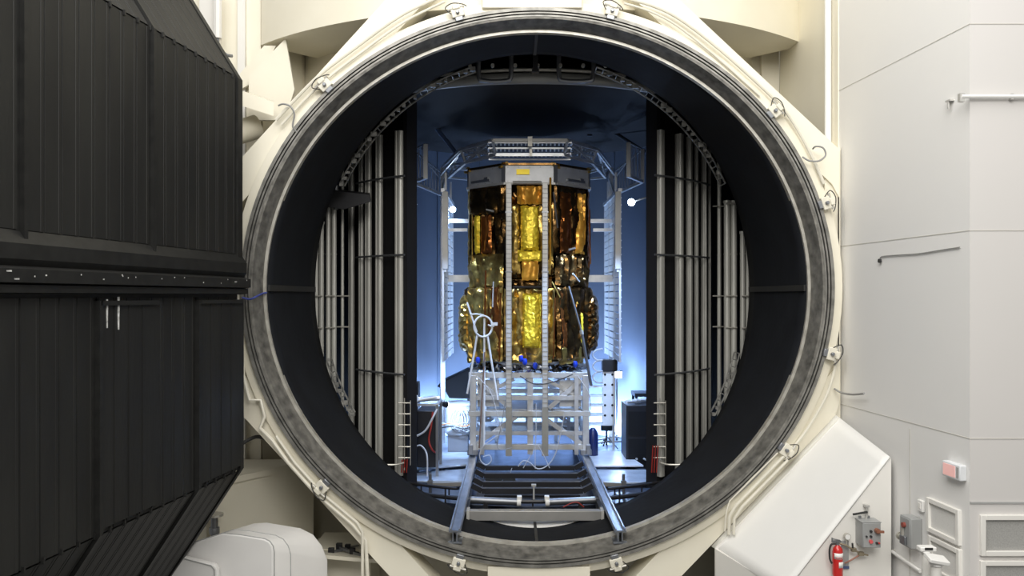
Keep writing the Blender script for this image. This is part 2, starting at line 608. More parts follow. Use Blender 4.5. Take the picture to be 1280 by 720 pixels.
# gusset and stub beams at the upper corner beside the black door
g = MB()
g.prism([W(357, 48, 15.0), W(311, 95, 15.0), W(311, 150, 15.0), W(356, 150, 15.0), W(368, 112, 15.0)], (0, .08, 0))
g.prism([W(330, 57, 15.2), W(300, 92, 15.2), W(300, 112, 15.2), W(322, 100, 15.2), W(345, 57, 15.2)], (0, .08, 0))
tag(g.build('gusset_plate', CREAM, smooth=False), 'pair of cream gusset plates under the curved band above the black door corner', 'bracket')
g = MB()
g.loft([W(292, 110, 13.4), W(342, 128, 13.4), W(342, 145, 13.4), W(292, 129, 13.4)],
       [W(292, 110, 14.6), W(342, 126, 14.6), W(342, 142, 14.6), W(292, 127, 14.6)])
tag(g.build('stub_beam', CREAM, smooth=False), 'short sloping cream beam behind the upper corner of the black door', 'beam')
g = MB()
g.cyl(W(296, 166, 13.9), W(322, 158, 14.1), .20, 16)
tag(g.build('round_stub', CREAM), 'round cream stub under the short sloping beam', 'pipe')

# lower corner beside the door: cream box and shelf
g = MB()
top = [W(262, 592, 13.5), W(343, 573, 14.2), W(350, 580, 14.2), W(268, 602, 13.5)]
plan = [W(258, 600, 13.4), W(392, 600, 15.25), W(258, 600, 15.3)]
g.loft([(p.x, p.y, 0) for p in plan], [(p.x, p.y, 3.0) for p in plan])
lipa, lipb = plan[0], plan[0] * .35 + plan[1] * .65
g.beam((lipa.x, lipa.y - .02, 2.95), (lipb.x, lipb.y - .02, 2.95), .05, .10)
tag(g.build('pedestal_box', CREAM, smooth=False), 'tall cream pedestal box behind the rounded white cover', 'pedestal')
g = MB()
g.prism([W(384, 692, 13.6), W(478, 700, 13.6), W(478, 700, 15.4), W(398, 672, 15.4)], (0, 0, -.06))
shelf = g.build('shelf_plate', CREAM, smooth=False)
tag(shelf, 'cream shelf plate below the lower diagonal beam with dark clamps on it', 'shelf')
g = MB(); g.box(((W(384, 692, 13.6).x + W(470, 692, 15).x) / 2, 1.6, .9), (1.0, 1.0, 1.62)); g.build('shelf_support', CREAM, shelf)
for i, (pp, q) in enumerate(((W(414, 694, 13.9), W(448, 686, 14.3)), (W(424, 688, 14.1), W(452, 698, 13.8)))):
    t = thing('bar_clamp', (pp + q) / 2, ['dark steel bar clamp lying across the cream shelf plate, pointing away', 'dark steel bar clamp lying across the cream shelf plate, pointing forward'][i], 'clamp', 'bar clamps on the cream shelf')
    up = Vector((0, 0, .05))
    m = MB(); m.beam(pp + up, q + up, .05, .04); m.build('bar', ALU_DARK, t)
    m = MB(); m.box(pp + up + Vector((0, 0, .02)), (.10, .07, .11)); m.build('jaw', DARK, t, bevel=.01)
    m = MB(); m.box(pp * .4 + q * .6 + up + Vector((0, 0, .02)), (.09, .08, .10)); m.cyl(pp * .4 + q * .6 + up, pp * .4 + q * .6 + up + Vector((.12, -.05, .0)), .022, 8); m.build('screw_jaw', DARK, t, bevel=.01)

# ------------------------------------------------------------------ white buttress housing by the side wall
DF = 11.64
A_, B_, C_, D_ = W(1050, 522, 13.0), W(1112, 572, DF), W(981.6, 740, DF), W(894, 686, 13.0)
bt = thing('buttress_housing', (4.6, -.8, 0), 'white sloping buttress housing beside the round mouth, carrying the grey control box', 'housing')
m = MB()
xr = W(1114, 572, DF).x
m.prism([(B_.x, B_.y, B_.z), (C_.x, C_.y, C_.z), (C_.x, C_.y, 0), (xr, B_.y, 0), (xr, B_.y, B_.z - .02)], (0, .05, 0))
m.build('front_panel', WHITE, bt, smooth=False)
m = MB(); ov_ = Vector((0, -.012, .012)); qa, qb, qc, qd = A_ + Vector((0, .145, .012)), B_ + ov_, C_ + ov_ - Vector((.02, 0, .02)), D_ + Vector((-.02, .145, -.01))
top_g = [[(qa * (1 - u) + qb * u) * (1 - v) + (qd * (1 - u) + qc * u) * v for u in (i / 14 for i in range(15))] for v in (j / 14 for j in range(15))]
m.grid(top_g); m.build('sloping_top', WHITE_BRIGHT, bt, solid=.03)
m = MB(); m.prism([C_, D_, (D_.x, D_.y, 0), (C_.x, C_.y, 0)], (.04, .0, 0)); m.build('side_panel', WHITE, bt, smooth=False)
m = MB(); m.prism([A_, D_, (D_.x, D_.y, 0), (A_.x, A_.y, 0)], (0, .04, 0)); m.build('rear_panel', WHITE, bt, smooth=False)

# ------------------------------------------------------------------ the black door, swung wide open
EX, EY = -3.92, -1.0
un = Vector((.119, .993, 0)).normalized()
nn = Vector((un.y, -un.x, 0))
def DP(t, s, z):
    return Vector((EX, EY, 0)) - un * t + nn * s + Vector((0, 0, z))
def d_t(px):
    k = (px - VX) / FOC
    return (EX - 12 * k) / (un.x - k * un.y)
ZT, ZB, TMAX = 9.10, 3.52, 7.0
ST, SBm = .71 / 1.13, 1.05 / 1.55
door = thing('chamber_door', DP(3, -1, 0), 'towering black slatted chamber door standing wide open beside the round mouth', 'door')
def slatted(t0, t1, za, sa, zb, sb, name, w=.262, th=.022):
    """vertical slats between two levels; (z, s) at the lower and upper end"""
    m = MB()
    n = max(1, round((t1 - t0) / w))
    w = (t1 - t0) / n
    for i in range(n):
        a, b = t0 + i * w + .006, t0 + (i + 1) * w - .006
        o_ = Vector((nn.x, nn.y, .35)) * 0
        m.loft([DP(a, sa, za), DP(b, sa, za), DP(b, sb, zb), DP(a, sb, zb)],
               [DP(a + .008, sa + th, za), DP(b - .008, sa + th, za), DP(b - .008, sb + th, zb), DP(a + .008, sb + th, zb)])
        # lapped strip along one side of each slat
        m.loft([DP(a, sa + th * .9, za), DP(a + .05, sa + th * .9, za), DP(a + .05, sb + th * .9, zb), DP(a, sb + th * .9, zb)],
               [DP(a + .008, sa + th * 1.2, za), DP(a + .045, sa + th * 1.2, za), DP(a + .045, sb + th * 1.2, zb), DP(a + .008, sb + th * 1.2, zb)])
    return m.build(name, DOOR_BLACK, door, smooth=False)
# carcass
m = MB()
prof = [(ZB - 2.6, -.02 - 2.6 * SBm), (ZB, -.02), (ZT, -.02), (ZT + 3.2, -.02 - 3.2 * ST), (ZT + 3.2, -2.3), (ZB - 2.6, -2.3)]
m.loft([DP(.05, s, z) for z, s in prof], [DP(TMAX, s, z) for z, s in prof])
m.build('carcass', DOOR_FRAME, door, smooth=False)
m = MB(); m.prism([DP(.3, -2.2, 0), DP(TMAX, -2.2, 0), DP(TMAX, -1.7, 0), DP(.3, -1.7, 0)], (0, 0, ZB - 2.55)); m.build('door_carriage', DOOR_FRAME, door)
ribs_u = [d_t(187), d_t(24)]
ribs_l = [d_t(243), d_t(118)]
# upper slats between ribs
cuts = [.16] + ribs_u + [TMAX]
for a, b in zip(cuts, cuts[1:]):
    slatted(a + .05, b - .05, 6.60, 0, ZT, 0, 'upper_slat_panel')
    slatted(a + .05, b - .05, ZT + .02, 0, ZT + 3.2, -3.2 * ST, 'top_slope_panel')
cuts = [.10] + ribs_l + [TMAX]
for i, (a, b) in enumerate(zip(cuts, cuts[1:])):
    slatted(a + .05, b - .04, ZB, 0, 5.98, 0, 'lower_slat_panel')
    slatted(a + .05, b - .04, ZB - 2.6, -2.6 * SBm, ZB - .02, 0, 'bottom_slope_panel')
for a, b in ((d_t(190), d_t(119)), (.08, d_t(246))):
    m = MB(); m.loft([DP(a, .02, ZB + .05), DP(b, .02, ZB + .05), DP(b, .02, 5.92), DP(a, .02, 5.92)], [DP(a, .05, ZB + .05), DP(b, .05, ZB + .05), DP(b, .05, 5.92), DP(a, .05, 5.92)])
    for k in range(1, 4):
        tt = a + (b - a) * k / 4
        m.loft([DP(tt, .05, ZB + .06), DP(tt + .02, .05, ZB + .06), DP(tt + .02, .05, 5.9), DP(tt, .05, 5.9)], [DP(tt, .057, ZB + .06), DP(tt + .02, .057, ZB + .06), DP(tt + .02, .057, 5.9), DP(tt, .057, 5.9)])
    m.loft([DP(a - .02, .02, 5.90), DP(b + .02, .02, 5.90), DP(b + .02, .02, 5.95), DP(a - .02, .02, 5.95)], [DP(a - .02, .08, 5.90), DP(b + .02, .08, 5.90), DP(b + .02, .08, 5.95), DP(a - .02, .08, 5.95)])
    m.build('cover_strip', DOOR_BLACK, door, smooth=False)
def rib(t, w, h, z0, z1, slope):
    m = MB()
    m.loft([DP(t - w, 0, z0), DP(t + w, 0, z0), DP(t + w, 0, z1), DP(t - w, 0, z1)], [DP(t - w, h, z0), DP(t + w, h, z0), DP(t + w, h, z1), DP(t - w, h, z1)])
    m.loft([DP(t - w - .05, 0, z0), DP(t + w + .05, 0, z0), DP(t + w + .05, 0, z1), DP(t - w - .05, 0, z1)], [DP(t - w - .05, h * .35, z0), DP(t + w + .05, h * .35, z0), DP(t + w + .05, h * .35, z1), DP(t - w - .05, h * .35, z1)])
    if slope == 'up':
        m.loft([DP(t - w, 0, z1), DP(t + w, 0, z1), DP(t + w, h, z1), DP(t - w, h, z1)], [DP(t - w, -3.2 * ST, z1 + 3.2), DP(t + w, -3.2 * ST, z1 + 3.2), DP(t + w, h - 3.2 * ST, z1 + 3.2), DP(t - w, h - 3.2 * ST, z1 + 3.2)])
    else:
        m.loft([DP(t - w, 0, z0), DP(t + w, 0, z0), DP(t + w, h, z0), DP(t - w, h, z0)], [DP(t - w, -2.6 * SBm, z0 - 2.6), DP(t + w, -2.6 * SBm, z0 - 2.6), DP(t + w, h - 2.6 * SBm, z0 - 2.6), DP(t - w, h - 2.6 * SBm, z0 - 2.6)])
    m.build('rib', DOOR_FRAME, door, smooth=False)
for t in ribs_u:
    rib(t, .025, .07, 6.5, ZT, 'up')
for t in ribs_l:
    rib(t, .03, .08, ZB, 5.95, 'down')
rib(.09, .07, .045, 6.5, ZT, 'up')
rib(.03, .05, .045, ZB, 5.95, 'down')
# the heavy cross bar
m = MB()
sec = [(0, 6.10), (.16, 6.12), (.16, 6.24), (.06, 6.27), (.10, 6.33), (.10, 6.47), (.0, 6.62)]
m.loft([DP(.0, s, z) for s, z in sec], [DP(TMAX, s, z) for s, z in sec])
m.loft([DP(0, .0, 6.02), DP(0, .12, 6.03), DP(0, .12, 6.10), DP(0, 0, 6.12)], [DP(TMAX, .0, 6.02), DP(TMAX, .12, 6.03), DP(TMAX, .12, 6.10), DP(TMAX, 0, 6.12)])
bar = m.build('cross_bar', DOOR_FRAME, door, smooth=False)
rnd = random.Random(5)
m = MB()
for i in range(18):
    t = rnd.uniform(.1, 5.0)
    w_ = rnd.choice((.01, .012, .015, .02, .06))
    z = rnd.uniform(6.14, 6.22)
    m.loft([DP(t, .155, z), DP(t + w_, .155, z), DP(t + w_, .155, z + .012), DP(t, .155, z + .014)], [DP(t, .163, z), DP(t + w_, .163, z), DP(t + w_, .163, z + .012), DP(t, .163, z + .014)])
o = m.build('scuff', PAINT_MARK, bar); o['label'] = 'chipped pale scuffs'
m = MB()
for px, y0, y1, w_ in ((128, 374, 410, .014), (142.5, 371, 412, .02)):
    t = d_t(px); d = 12 - un.y * t
    z0, z1 = CAM_Z - (y1 - VY) / FOC * d, CAM_Z - (y0 - VY) / FOC * d
    m.loft([DP(t, .05, z0), DP(t + w_ * .5, .05, z0), DP(t + w_, .05, z1), DP(t - w_ * .3, .05, z1)],
           [DP(t, .062, z0), DP(t + w_ * .5, .062, z0), DP(t + w_, .062, z1), DP(t - w_ * .3, .062, z1)])
o = m.build('paint_drip', PAINT_MARK, door); o['label'] = 'two white paint drips'
# clips where the slats bend
m = MB()
for z, sgn, T0 in ((ZT, 1, ribs_u), (ZB, -1, ribs_l)):
    t = .3
    while t < 5.6:
        m.box(DP(t, .025, z), (.035, .025, .06))
        t += .262
m.build('slat_clip', DOOR_FRAME, door)

# ------------------------------------------------------------------ rounded white cover at the lower edge
cov = thing('machine_cover', W(330, 700, 12.6) * Vector((1, 1, 0)), 'white rounded machine cover with seam lines below the black door', 'cover')
dfront = 10.9
def cov_pts(d, off=0):
    P = [(222, 735), (222, 700), (245, 676), (318, 654), (334, 653), (376, 660), (392, 668), (403, 682), (410, 700), (411, 735)]
    return [W(x + off, y, d) for x, y in P]
FR_ = [(205, 735), (205, 694), (228, 683), (278, 667), (300, 669), (330, 674), (336, 677), (340, 683), (341, 690), (341, 735)]
front = [W(x, y, 12.25) for x, y in FR_]
back = cov_pts(13.15)
ground = lambda L: [L[0] * Vector((1, 1, 0))] + L[1:-1] + [L[-1] * Vector((1, 1, 0))]
m = MB(); m.loft(ground(front), ground(back)); m.build('shell', COVER, cov, bevel=.02, seg=3)
def cov_seam(f, w):
    P = [a * (1 - f) + b * f for a, b in zip(front, back)][1:]
    c0 = W(290, 720, 12.5)
    P = [p + (p - c0).normalized() * .006 for p in P]
    m = MB(); m.tube(P[:-1] + [P[-1]], w, 6); m.build('seam', GREY_SEAM, cov)
cov_seam(.02, .008); cov_seam(.30, .007)
lo = thing('equipment_case', W(245, 715, 12.1) * Vector((1, 1, 0)), 'small white equipment case in front of the rounded machine cover', 'case')
m = MB()
fr = [W(190, 690, 12.1), W(232, 697, 12.1), W(268, 706, 12.1), W(272, 712, 12.1), W(272, 740, 12.1), W(190, 740, 12.1)]
fr = fr[:4] + [fr[4] * Vector((1, 1, 0)), fr[5] * Vector((1, 1, 0))]
m.prism(fr, (0, .10, 0)); m.build('body', COVER, lo, bevel=.02)
m = MB(); m.tube([W(225, 697, 12.09), W(264, 707, 12.09), W(268, 712, 12.09), W(269, 740, 12.09)], .007, 6); m.build('seam', GREY_SEAM, lo)
# small valve post between door and pedestal
vp = thing('valve_post', W(268, 690, 13.3) * Vector((1, 1, 0)), 'grey valve post with flat hand wheel between the black door and cream pedestal', 'valve')
p = W(268, 645, 13.3)
m = MB(); m.cyl((p.x, p.y, 0), (p.x, p.y, p.z), .055, 10); m.cyl((p.x, p.y, p.z - .28), (p.x, p.y, p.z - .18), .08, 10); m.build('post', ALU_DARK, vp)
m = MB(); m.cyl((p.x, p.y, p.z), (p.x, p.y, p.z + .035), .14, 16); m.cyl((p.x, p.y, p.z - .08), (p.x, p.y, p.z), .03, 8); m.build('hand_wheel', TRIM, vp)

# ------------------------------------------------------------------ clamps, conduits and hoses around the mouth
def flange_clamp(px, py, label, cable=True):
    a = math.atan2(-(py - 359) / EK, px - 673)
    c = ell(4.70, a, .05)
    out = Vector((math.cos(a), 0, math.sin(a))); tan = Vector((-math.sin(a), 0, math.cos(a)))
    rot = Matrix((tan, Vector((0, 1, 0)), out)).transposed()
    t = thing('flange_clamp', c, label, 'clamp', 'clamps around the round mouth')
    m = MB()
    m.box(c + Vector((0, -.06, 0)), (.20, .14, .13), rot)
    m.box(c + Vector((0, -.10, 0)) + out * .09, (.12, .1, .07), rot)
    m.build('body', CREAM_PIPE, t, bevel=.012)
    m = MB()
    m.box(c - out * .09 + Vector((0, -.08, 0)), (.12, .08, .07), rot)
    m.cyl(c + Vector((0, -.13, 0)), c + Vector((0, -.19, 0)), .03, 8)
    m.build('jaw', ALU_DARK, t, bevel=.008)
    m = MB(); m.cyl(c + out * .08 + Vector((0, -.10, 0)) - tan * .12, c + out * .08 + Vector((0, -.10, 0)) + tan * .14, .022, 8); m.build('piston', TRIM, t)
    if cable:
        q = c + out * .12 + Vector((0, -.10, 0))
        m = MB(); m.tube(smooth_path([c + tan * .10 + Vector((0, -.12, 0)), q + tan * .17, q + out * .05 + tan * .05, q - tan * .10, q - tan * .16 - out * .05]), .008, 6); m.build('cable', CABLE_BLACK, t)
    return t
for px, py, lab in ((402, 101, 'small cream hydraulic clamp on the upper diagonal beam nearest the black door'),
                    (572, 12, 'small cream hydraulic clamp on the mouth rim beside the top block, door side'),
                    (767, 10, 'small cream hydraulic clamp on the mouth rim beside the top block, wall side'),
                    (975, 134, 'small cream hydraulic clamp on the upper diagonal beam nearest the white wall'),
                    (1038, 252, 'small cream hydraulic clamp on the mouth rim just below the looping black hose'),
                    (1041, 442, 'small cream hydraulic clamp on the mouth rim above the sloping white buttress'),
                    (985, 563, 'small cream hydraulic clamp on the mouth rim right against the buttress slope'),
                    (771, 702, 'small cream hydraulic clamp under the rim beside the bottom block, wall side'),
                    (574, 703, 'small cream hydraulic clamp under the rim beside the bottom block, door side'),
                    (400, 611, 'small cream hydraulic clamp on the rim above the rounded white cover')):
    flange_clamp(px, py, lab)

def pipe(pts, r, label, mt=CREAM_PIPE, name='conduit', cat='conduit', group=None, n=8, sm=False):
    pts = [Vector(p) for p in pts]
    m = MB(); m.tube(smooth_path(pts, 5) if sm else pts, r, n)
    return tag(m.build(name, mt), label, cat, group)
dC = 13.02
def arcpipe(r, a0, a1, y, n=24):
    return [ell(r, math.radians(a0 + (a1 - a0) * i / n), y) for i in range(n + 1)]
pipe([W(345, 150, dC), W(395, 98, dC), W(440, 63, dC), W(500, 20, dC), W(550, -4, dC)], .028, 'thin cream conduit along the upper diagonal beam by the black door, outer of two', sm=True)
pipe([W(352, 156, dC), W(398, 108, dC), W(446, 70, dC), W(506, 27, dC), W(556, 2, dC)], .020, 'thin cream conduit along the upper diagonal beam by the black door, inner of two', sm=True)
pipe([W(775, -4, dC), W(815, 7, dC), W(850, 24, dC), W(900, 62, dC), W(960, 116, dC), W(985, 143, dC), W(1010, 185, dC), W(1030, 230, dC)], .028, 'long cream conduit bending round the mouth on the white wall side', sm=True)
pipe([W(780, 4, dC), W(812, 14, dC), W(846, 32, dC), W(894, 70, dC), W(950, 120, dC)], .018, 'thin cream conduit under the long bent one on the white wall side', sm=True)
pipe([W(1048, 440, dC), W(1035, 490, dC), W(1008, 538, dC), W(985, 566, dC)], .022, 'cream conduit between the two clamps above the buttress', sm=True)
pipe([W(980, 570, 12.95), W(920, 632, 12.95), W(912, 645, 12.95), W(911, 668, 12.95)], .026, 'cream pipe running down beside the buttress slope, first of three', group='pipes beside the buttress')
pipe([W(985, 575, 12.9), W(928, 633, 12.9), W(918, 648, 12.9), W(917, 668, 12.9)], .022, 'cream pipe running down beside the buttress slope, middle of three', group='pipes beside the buttress')
pipe([W(972, 566, 12.98), W(912, 626, 12.98), W(908, 640, 12.98), W(906, 664, 12.98)], .016, 'cream pipe running down beside the buttress slope, last of three', group='pipes beside the buttress')
pipe([W(302, 425, dC), W(304, 470, dC), W(312, 500, dC), W(326, 500, dC), W(331, 520, dC), W(325, 535, dC), W(340, 550, dC), W(360, 578, dC), W(396, 618, dC), W(440, 655, dC), W(457, 675, dC), W(460, 735, dC)], .030, 'cream zigzag conduit down the rim by the black door, outer of two')
pipe([W(345, 545, 13.0), W(368, 578, 13.0), W(404, 618, 13.0), W(446, 653, 13.0), W(453, 665, 13.0), W(453, 735, 13.0)], .024, 'cream conduit down the lower diagonal beam by the black door, inner of two')
pipe([W(348, 132, 12.95), W(354, 130, 12.92), W(363, 133, 12.9), W(368, 143, 12.92), W(366, 158, 12.95), W(372, 166, 13.0)], .014, 'short looping grey hose on the rim above the black door', CABLE_GREY, 'hose', 'hose', sm=True)
pipe([W(1003, 196, 12.95), W(1012, 201, 12.92), W(1024, 201, 12.9), W(1032, 194, 12.9), W(1029, 185, 12.9), W(1020, 183, 12.92), W(1016, 186, 13.0)], .014, 'short looping black hose on the rim by the white wall', CABLE_GREY, 'hose', 'hose', sm=True)
pipe([W(303, 372, 12.93), W(312, 374, 12.9), W(320, 371, 12.92), W(328, 367, 13.2), W(333, 366, 13.3)], .016, 'short blue strap tied across the dirty flange by the black door', mat('blue_strap_web', (.05, .07, .28), .7), 'strap', 'strap', sm=True)
pipe([W(1043, 486, 13.1), W(1052, 491, 12.95), W(1066, 493, 12.65), W(1080, 492, 12.3)], .016, 'dark cable hanging from the white wall above the buttress', CABLE_GREY, 'cable', 'cable', sm=True)
pipe([W(300, 556, 13.5), W(320, 546, 13.6), W(335, 550, 13.7)], .03, 'short dark hose behind the edge of the black door', CABLE_BLACK, 'hose', 'hose', sm=True)
pipe([(W(272, -20, 15.0)), W(272, 48, 15.0)], .075, 'white vertical pipe on the cream wall above the black door', WHITE, 'drain_pipe', 'pipe')
pipe([W(272, 48, 15.0), W(273, 58, 14.95), W(282, 68, 14.9), W(290, 70, 15.0)], .03, 'grey pipe end bracket below the white vertical pipe', ALU_DARK, 'pipe_bracket', 'bracket', sm=True)
for px, py in ((612, 3), (640, 3)):
    pass

# ------------------------------------------------------------------ things on the white wall
def on_wall(d, z, off=0.0):
    return Vector((wall_x(d) - off, d - 13, z))
wa = Vector((.09, -1, 0)).normalized()      # along the side wall towards the camera's side
wn = Vector((-1, -.09, 0)).normalized()     # out of the side wall
WR = Matrix((wa, wn, Vector((0, 0, 1)))).transposed()
def d_w(px):
    k = (px - VX) / FOC
    return 6.422 / (k + .09)
def z_at(py, d):
    return CAM_Z - (py - VY) / FOC * d
# exit sign
ds = d_w(1197); zc = z_at(588, ds)
c = on_wall(ds, zc) + wn * .045
ex = thing('exit_sign', c, 'small white wall sign with a pale red lens near the wall corner', 'sign')
m = MB(); m.box(c, (.36, .09, .19), WR); m.build('housing', BLUE_WHITE, ex, bevel=.012)
m = MB(); m.box(c + wn * .046 - wa * .03, (.24, .01, .14), WR); m.build('lens', SIGN, ex)
m = MB(); m.box(c + wn * .046 + wa * .135, (.045, .008, .13), WR); m.build('grille', GREY_SEAM, ex)
# filter grilles
def grille(c, ax, nr, w, h, label, fm=None):
    R = Matrix((ax, nr, Vector((0, 0, 1)))).transposed()
    t = thing('air_grille', c, label, 'air grille', 'return air grilles low on the white wall')
    m = MB()
    for s in (-1, 1):
        m.box(c + nr * .02 + ax * (s * (w / 2 - .03)), (.06, .05, h), R)
        m.box(c + nr * .02 + Vector((0, 0, s * (h / 2 - .03))), (w - .12, .05, .06), R)
    m.build('frame', WHITE, t, bevel=.006)
    m = MB(); m.box(c + nr * .004, (w - .10, .012, h - .10), R)
    m.build('filter', fm or MESH_GREY, t)
    return t
def wall_grille(px0, px1, py_top, py_bot, label):
    d0, d1 = d_w(px0), d_w(px1)
    z1 = z_at(py_top, d0); z0 = z_at(py_bot, d0)
    c = (on_wall(d0, 0) + on_wall(d1, 0)) / 2 + Vector((0, 0, (z0 + z1) / 2))
    return grille(c, wa, wn, (d0 - d1), z1 - z0, label, mat('pale_filter_mesh', (.74, .73, .70), .7, col2=(.68, .67, .64), nscale=90, detail=2))
wall_grille(1161, 1202, 621, 663, 'white framed air grille on the receding wall, upper one behind the grey switch box')
wall_grille(1163, 1203, 668, 712, 'white framed air grille on the receding wall, lower one behind the white post')
fx = lambda px: (px - VX) / FOC * CORN_D
fz = lambda py: z_at(py, CORN_D)
fw = Vector((1, 0, 0)); fn = Vector((0, -1, 0))
FG = MESH_GREY
x0, x1 = fx(1224), fx(1300)
grille(Vector(((x0 + x1) / 2, CORN_D - 13, (fz(643) + fz(694)) / 2)), fw, fn, x1 - x0, fz(643) - fz(694), 'white framed air grille on the facing wall panel, upper one under the dark joint')
grille(Vector(((x0 + x1) / 2, CORN_D - 13, (fz(700) + fz(751)) / 2)), fw, fn, x1 - x0, fz(700) - fz(751), 'white framed air grille on the facing wall panel, lower one at the picture bottom')
# handrail-like conduit on the facing panel
hr = thing('wall_pipe', (fx(1240), CORN_D - 13, fz(122)), 'thin white horizontal pipe high on the facing wall panel', 'pipe')
yy = CORN_D - 13 - .05
m = MB(); m.cyl((fx(1199), yy, fz(122)), (fx(1330), yy, fz(122)), .024, 10); m.build('pipe', WHITE_BRIGHT, hr)
m = MB(); m.box((fx(1200), yy + .02, fz(123)), (.06, .06, .10)); m.box((fx(1262), yy + .02, fz(122)), (.03, .06, .07)); m.build('bracket', ALU_WHITE, hr)
h2 = thing('wall_hook', on_wall(d_w(1190), z_at(126, d_w(1190))), 'small white hook bracket on the receding wall beside the corner', 'hook')
c = on_wall(d_w(1190), z_at(126, d_w(1190)))
m = MB(); m.box(c + wn * .03, (.10, .06, .02), WR); m.box(c + wn * .05 - Vector((0, 0, .05)), (.02, .02, .10), WR); m.build('hook', ALU_WHITE, h2)
# cable with a dark end on the receding wall
pts = []
for px, py in ((1102, 326), (1103, 321), (1120, 319), (1150, 317), (1175, 313), (1201, 309)):
    d = d_w(px); pts.append(on_wall(d, z_at(py, d)) + wn * .015)
cb = tag(MB().tube(smooth_path(pts, 4), .008, 6).build('wall_cable', CABLE_GREY), 'thin dark cable running across the receding white wall to a black plug', 'cable')
m = MB(); m.cyl(pts[0], pts[0] + wn * .03, .03, 8); m.build('plug', CABLE_BLACK, cb)
# second grey box on the receding wall
d2 = d_w(1146); zc = z_at(664, d2)
c = on_wall(d2, zc) + wn * .08
sb = thing('switch_box', c, 'tall grey switch box on the receding wall beside the air grilles', 'switch box')
m = MB(); m.box(c, (.26, .16, .40), WR); m.build('box', GREY_BOX, sb, bevel=.01)
m = MB(); m.box(c + wn * .085, (.23, .012, .37), WR); lid = m.build('door', GREY_BOX, sb, bevel=.006)
m = MB(); q = c + wn * .09 + Vector((0, 0, .09)); m.cyl(q, q + wn * .035, .035, 12); o = m.build('knob', mat('dull_red_knob', (.30, .07, .05), .5), sb); o['label'] = 'dull red round knob'
m = MB(); q = c + wn * .09 + Vector((0, 0, -.03)) - wa * .02; m.box(q + wn * .02, (.03, .03, .14), WR); m.build('lever', TRIM, sb)
m = MB(); q = c + wn * .09 + Vector((0, 0, -.11)); m.box(q + wn * .02, (.13, .04, .12), WR); m.build('socket', ALU_DARK, sb, bevel=.01)
m = MB(); q = c + wn * .03 + Vector((0, 0, -.12)) - wa * .13; m.cyl(q, q - wa * .08, .035, 10); m.cyl(q - wa * .08, q - wa * .10, .055, 10); m.build('cable_gland', TRIM, sb)
d3 = d_w(1153); c = on_wall(d3, z_at(632, d3)) + wn * .02
t = thing('wall_plate', c, 'small blank white wall plate above the tall grey switch box', 'wall plate')
m = MB(); m.box(c, (.12, .04, .15), WR); m.build('plate', WHITE_BRIGHT, t, bevel=.008)
m = MB(); m.box(c + wn * .022, (.05, .01, .07), WR); m.build('rocker', WHITE, t)
# sloping white pipe low on the wall
p0, p1 = on_wall(d_w(1118), z_at(689, d_w(1118))) + wn * .04, on_wall(d_w(1154), z_at(714, d_w(1154))) + wn * .04
sp = thing('grab_rail', (p0 + p1) / 2, 'white sloping rail low on the receding wall below the switch box', 'rail')
m = MB(); m.cyl(p0, p1, .024, 10); m.build('rail', WHITE_BRIGHT, sp)
m = MB(); m.cyl(p0 - wn * .04, p0 + wn * .01, .03, 8); m.cyl(p0, p0 - (p1 - p0).normalized() * .06, .02, 8); m.build('bracket', TRIM, sp)
# white post with a head
bx = W(1158, 690, 10.3)
post = thing('card_post', (bx.x, bx.y, 0), 'white post with a dark slotted head in front of the switch box', 'post')
m = MB(); m.cyl((bx.x, bx.y, 0), (bx.x, bx.y, bx.z - .02), .055, 14); m.cyl((bx.x, bx.y, bx.z - .02), (bx.x, bx.y, bx.z - .005), .062, 14); m.build('column', WHITE, post)
m = MB(); m.box((bx.x, bx.y, bx.z + .045), (.20, .12, .06)); m.cyl((bx.x - .02, bx.y, bx.z - .005), (bx.x - .02, bx.y, bx.z + .02), .07, 12); m.build('head', WHITE_BRIGHT, post, bevel=.012)
m = MB(); m.box((bx.x, bx.y - .055, bx.z + .055), (.10, .02, .03)); m.build('slot', CABLE_BLACK, post)
bx = W(1170, 702, 10.0)
post = thing('bollard', (bx.x, bx.y, 0), 'white bollard with a flat tilted cap beside the slotted post', 'bollard')
m = MB(); m.cyl((bx.x, bx.y, 0), (bx.x, bx.y, bx.z), .06, 14); m.build('column', WHITE, post)
m = MB(); m.box((bx.x, bx.y - .02, bx.z + .035), (.24, .18, .05), Matrix.Rotation(.18, 3, 'Y') @ Matrix.Rotation(.2, 3, 'X')); m.cyl((bx.x, bx.y, bx.z - .05), (bx.x, bx.y, bx.z + .02), .075, 14); m.build('cap', WHITE_BRIGHT, post, bevel=.01)

# ------------------------------------------------------------------ things on the buttress front
FY = DF - 13
def F(px, py, off=0.0):
    p = W(px, py, DF - off)
    return p
c = W(1085, 666, DF - .12)
cbx = thing('control_box', c, 'square grey control box with coloured buttons on the buttress front', 'control box')
m = MB(); m.box(c, (.25, .24, .34)); m.box(c + Vector((0, 0, .175)), (.27, .25, .012)); m.build('box', GREY_BOX, cbx, bevel=.008)
m = MB(); m.box(c + Vector((0, -.125, 0)), (.24, .012, .33)); lid = m.build('lid', GREY_BOX, cbx, bevel=.005)
def button(dx, dz, r, mt, lab):
    q = c + Vector((dx, -.131, dz)); m = MB(); m.cyl(q, q + Vector((0, -.025, 0)), r, 10); o = m.build('button', mt, cbx); o['label'] = lab
button(-.02, .06, .018, CABLE_BLACK, 'black upper button'); button(-.02, -.01, .016, CABLE_BLACK, 'black middle button')
button(-.02, -.08, .026, mat('pink_button', (.75, .12, .12), .4), 'pink lit button'); button(.06, -.10, .016, CABLE_BLACK, 'small black button beside the pink one')
button(-.08, -.01, .012, CABLE_BLACK, 'tiny black button at the hinge side'); button(.09, -.10, .012, RED, 'tiny red button')
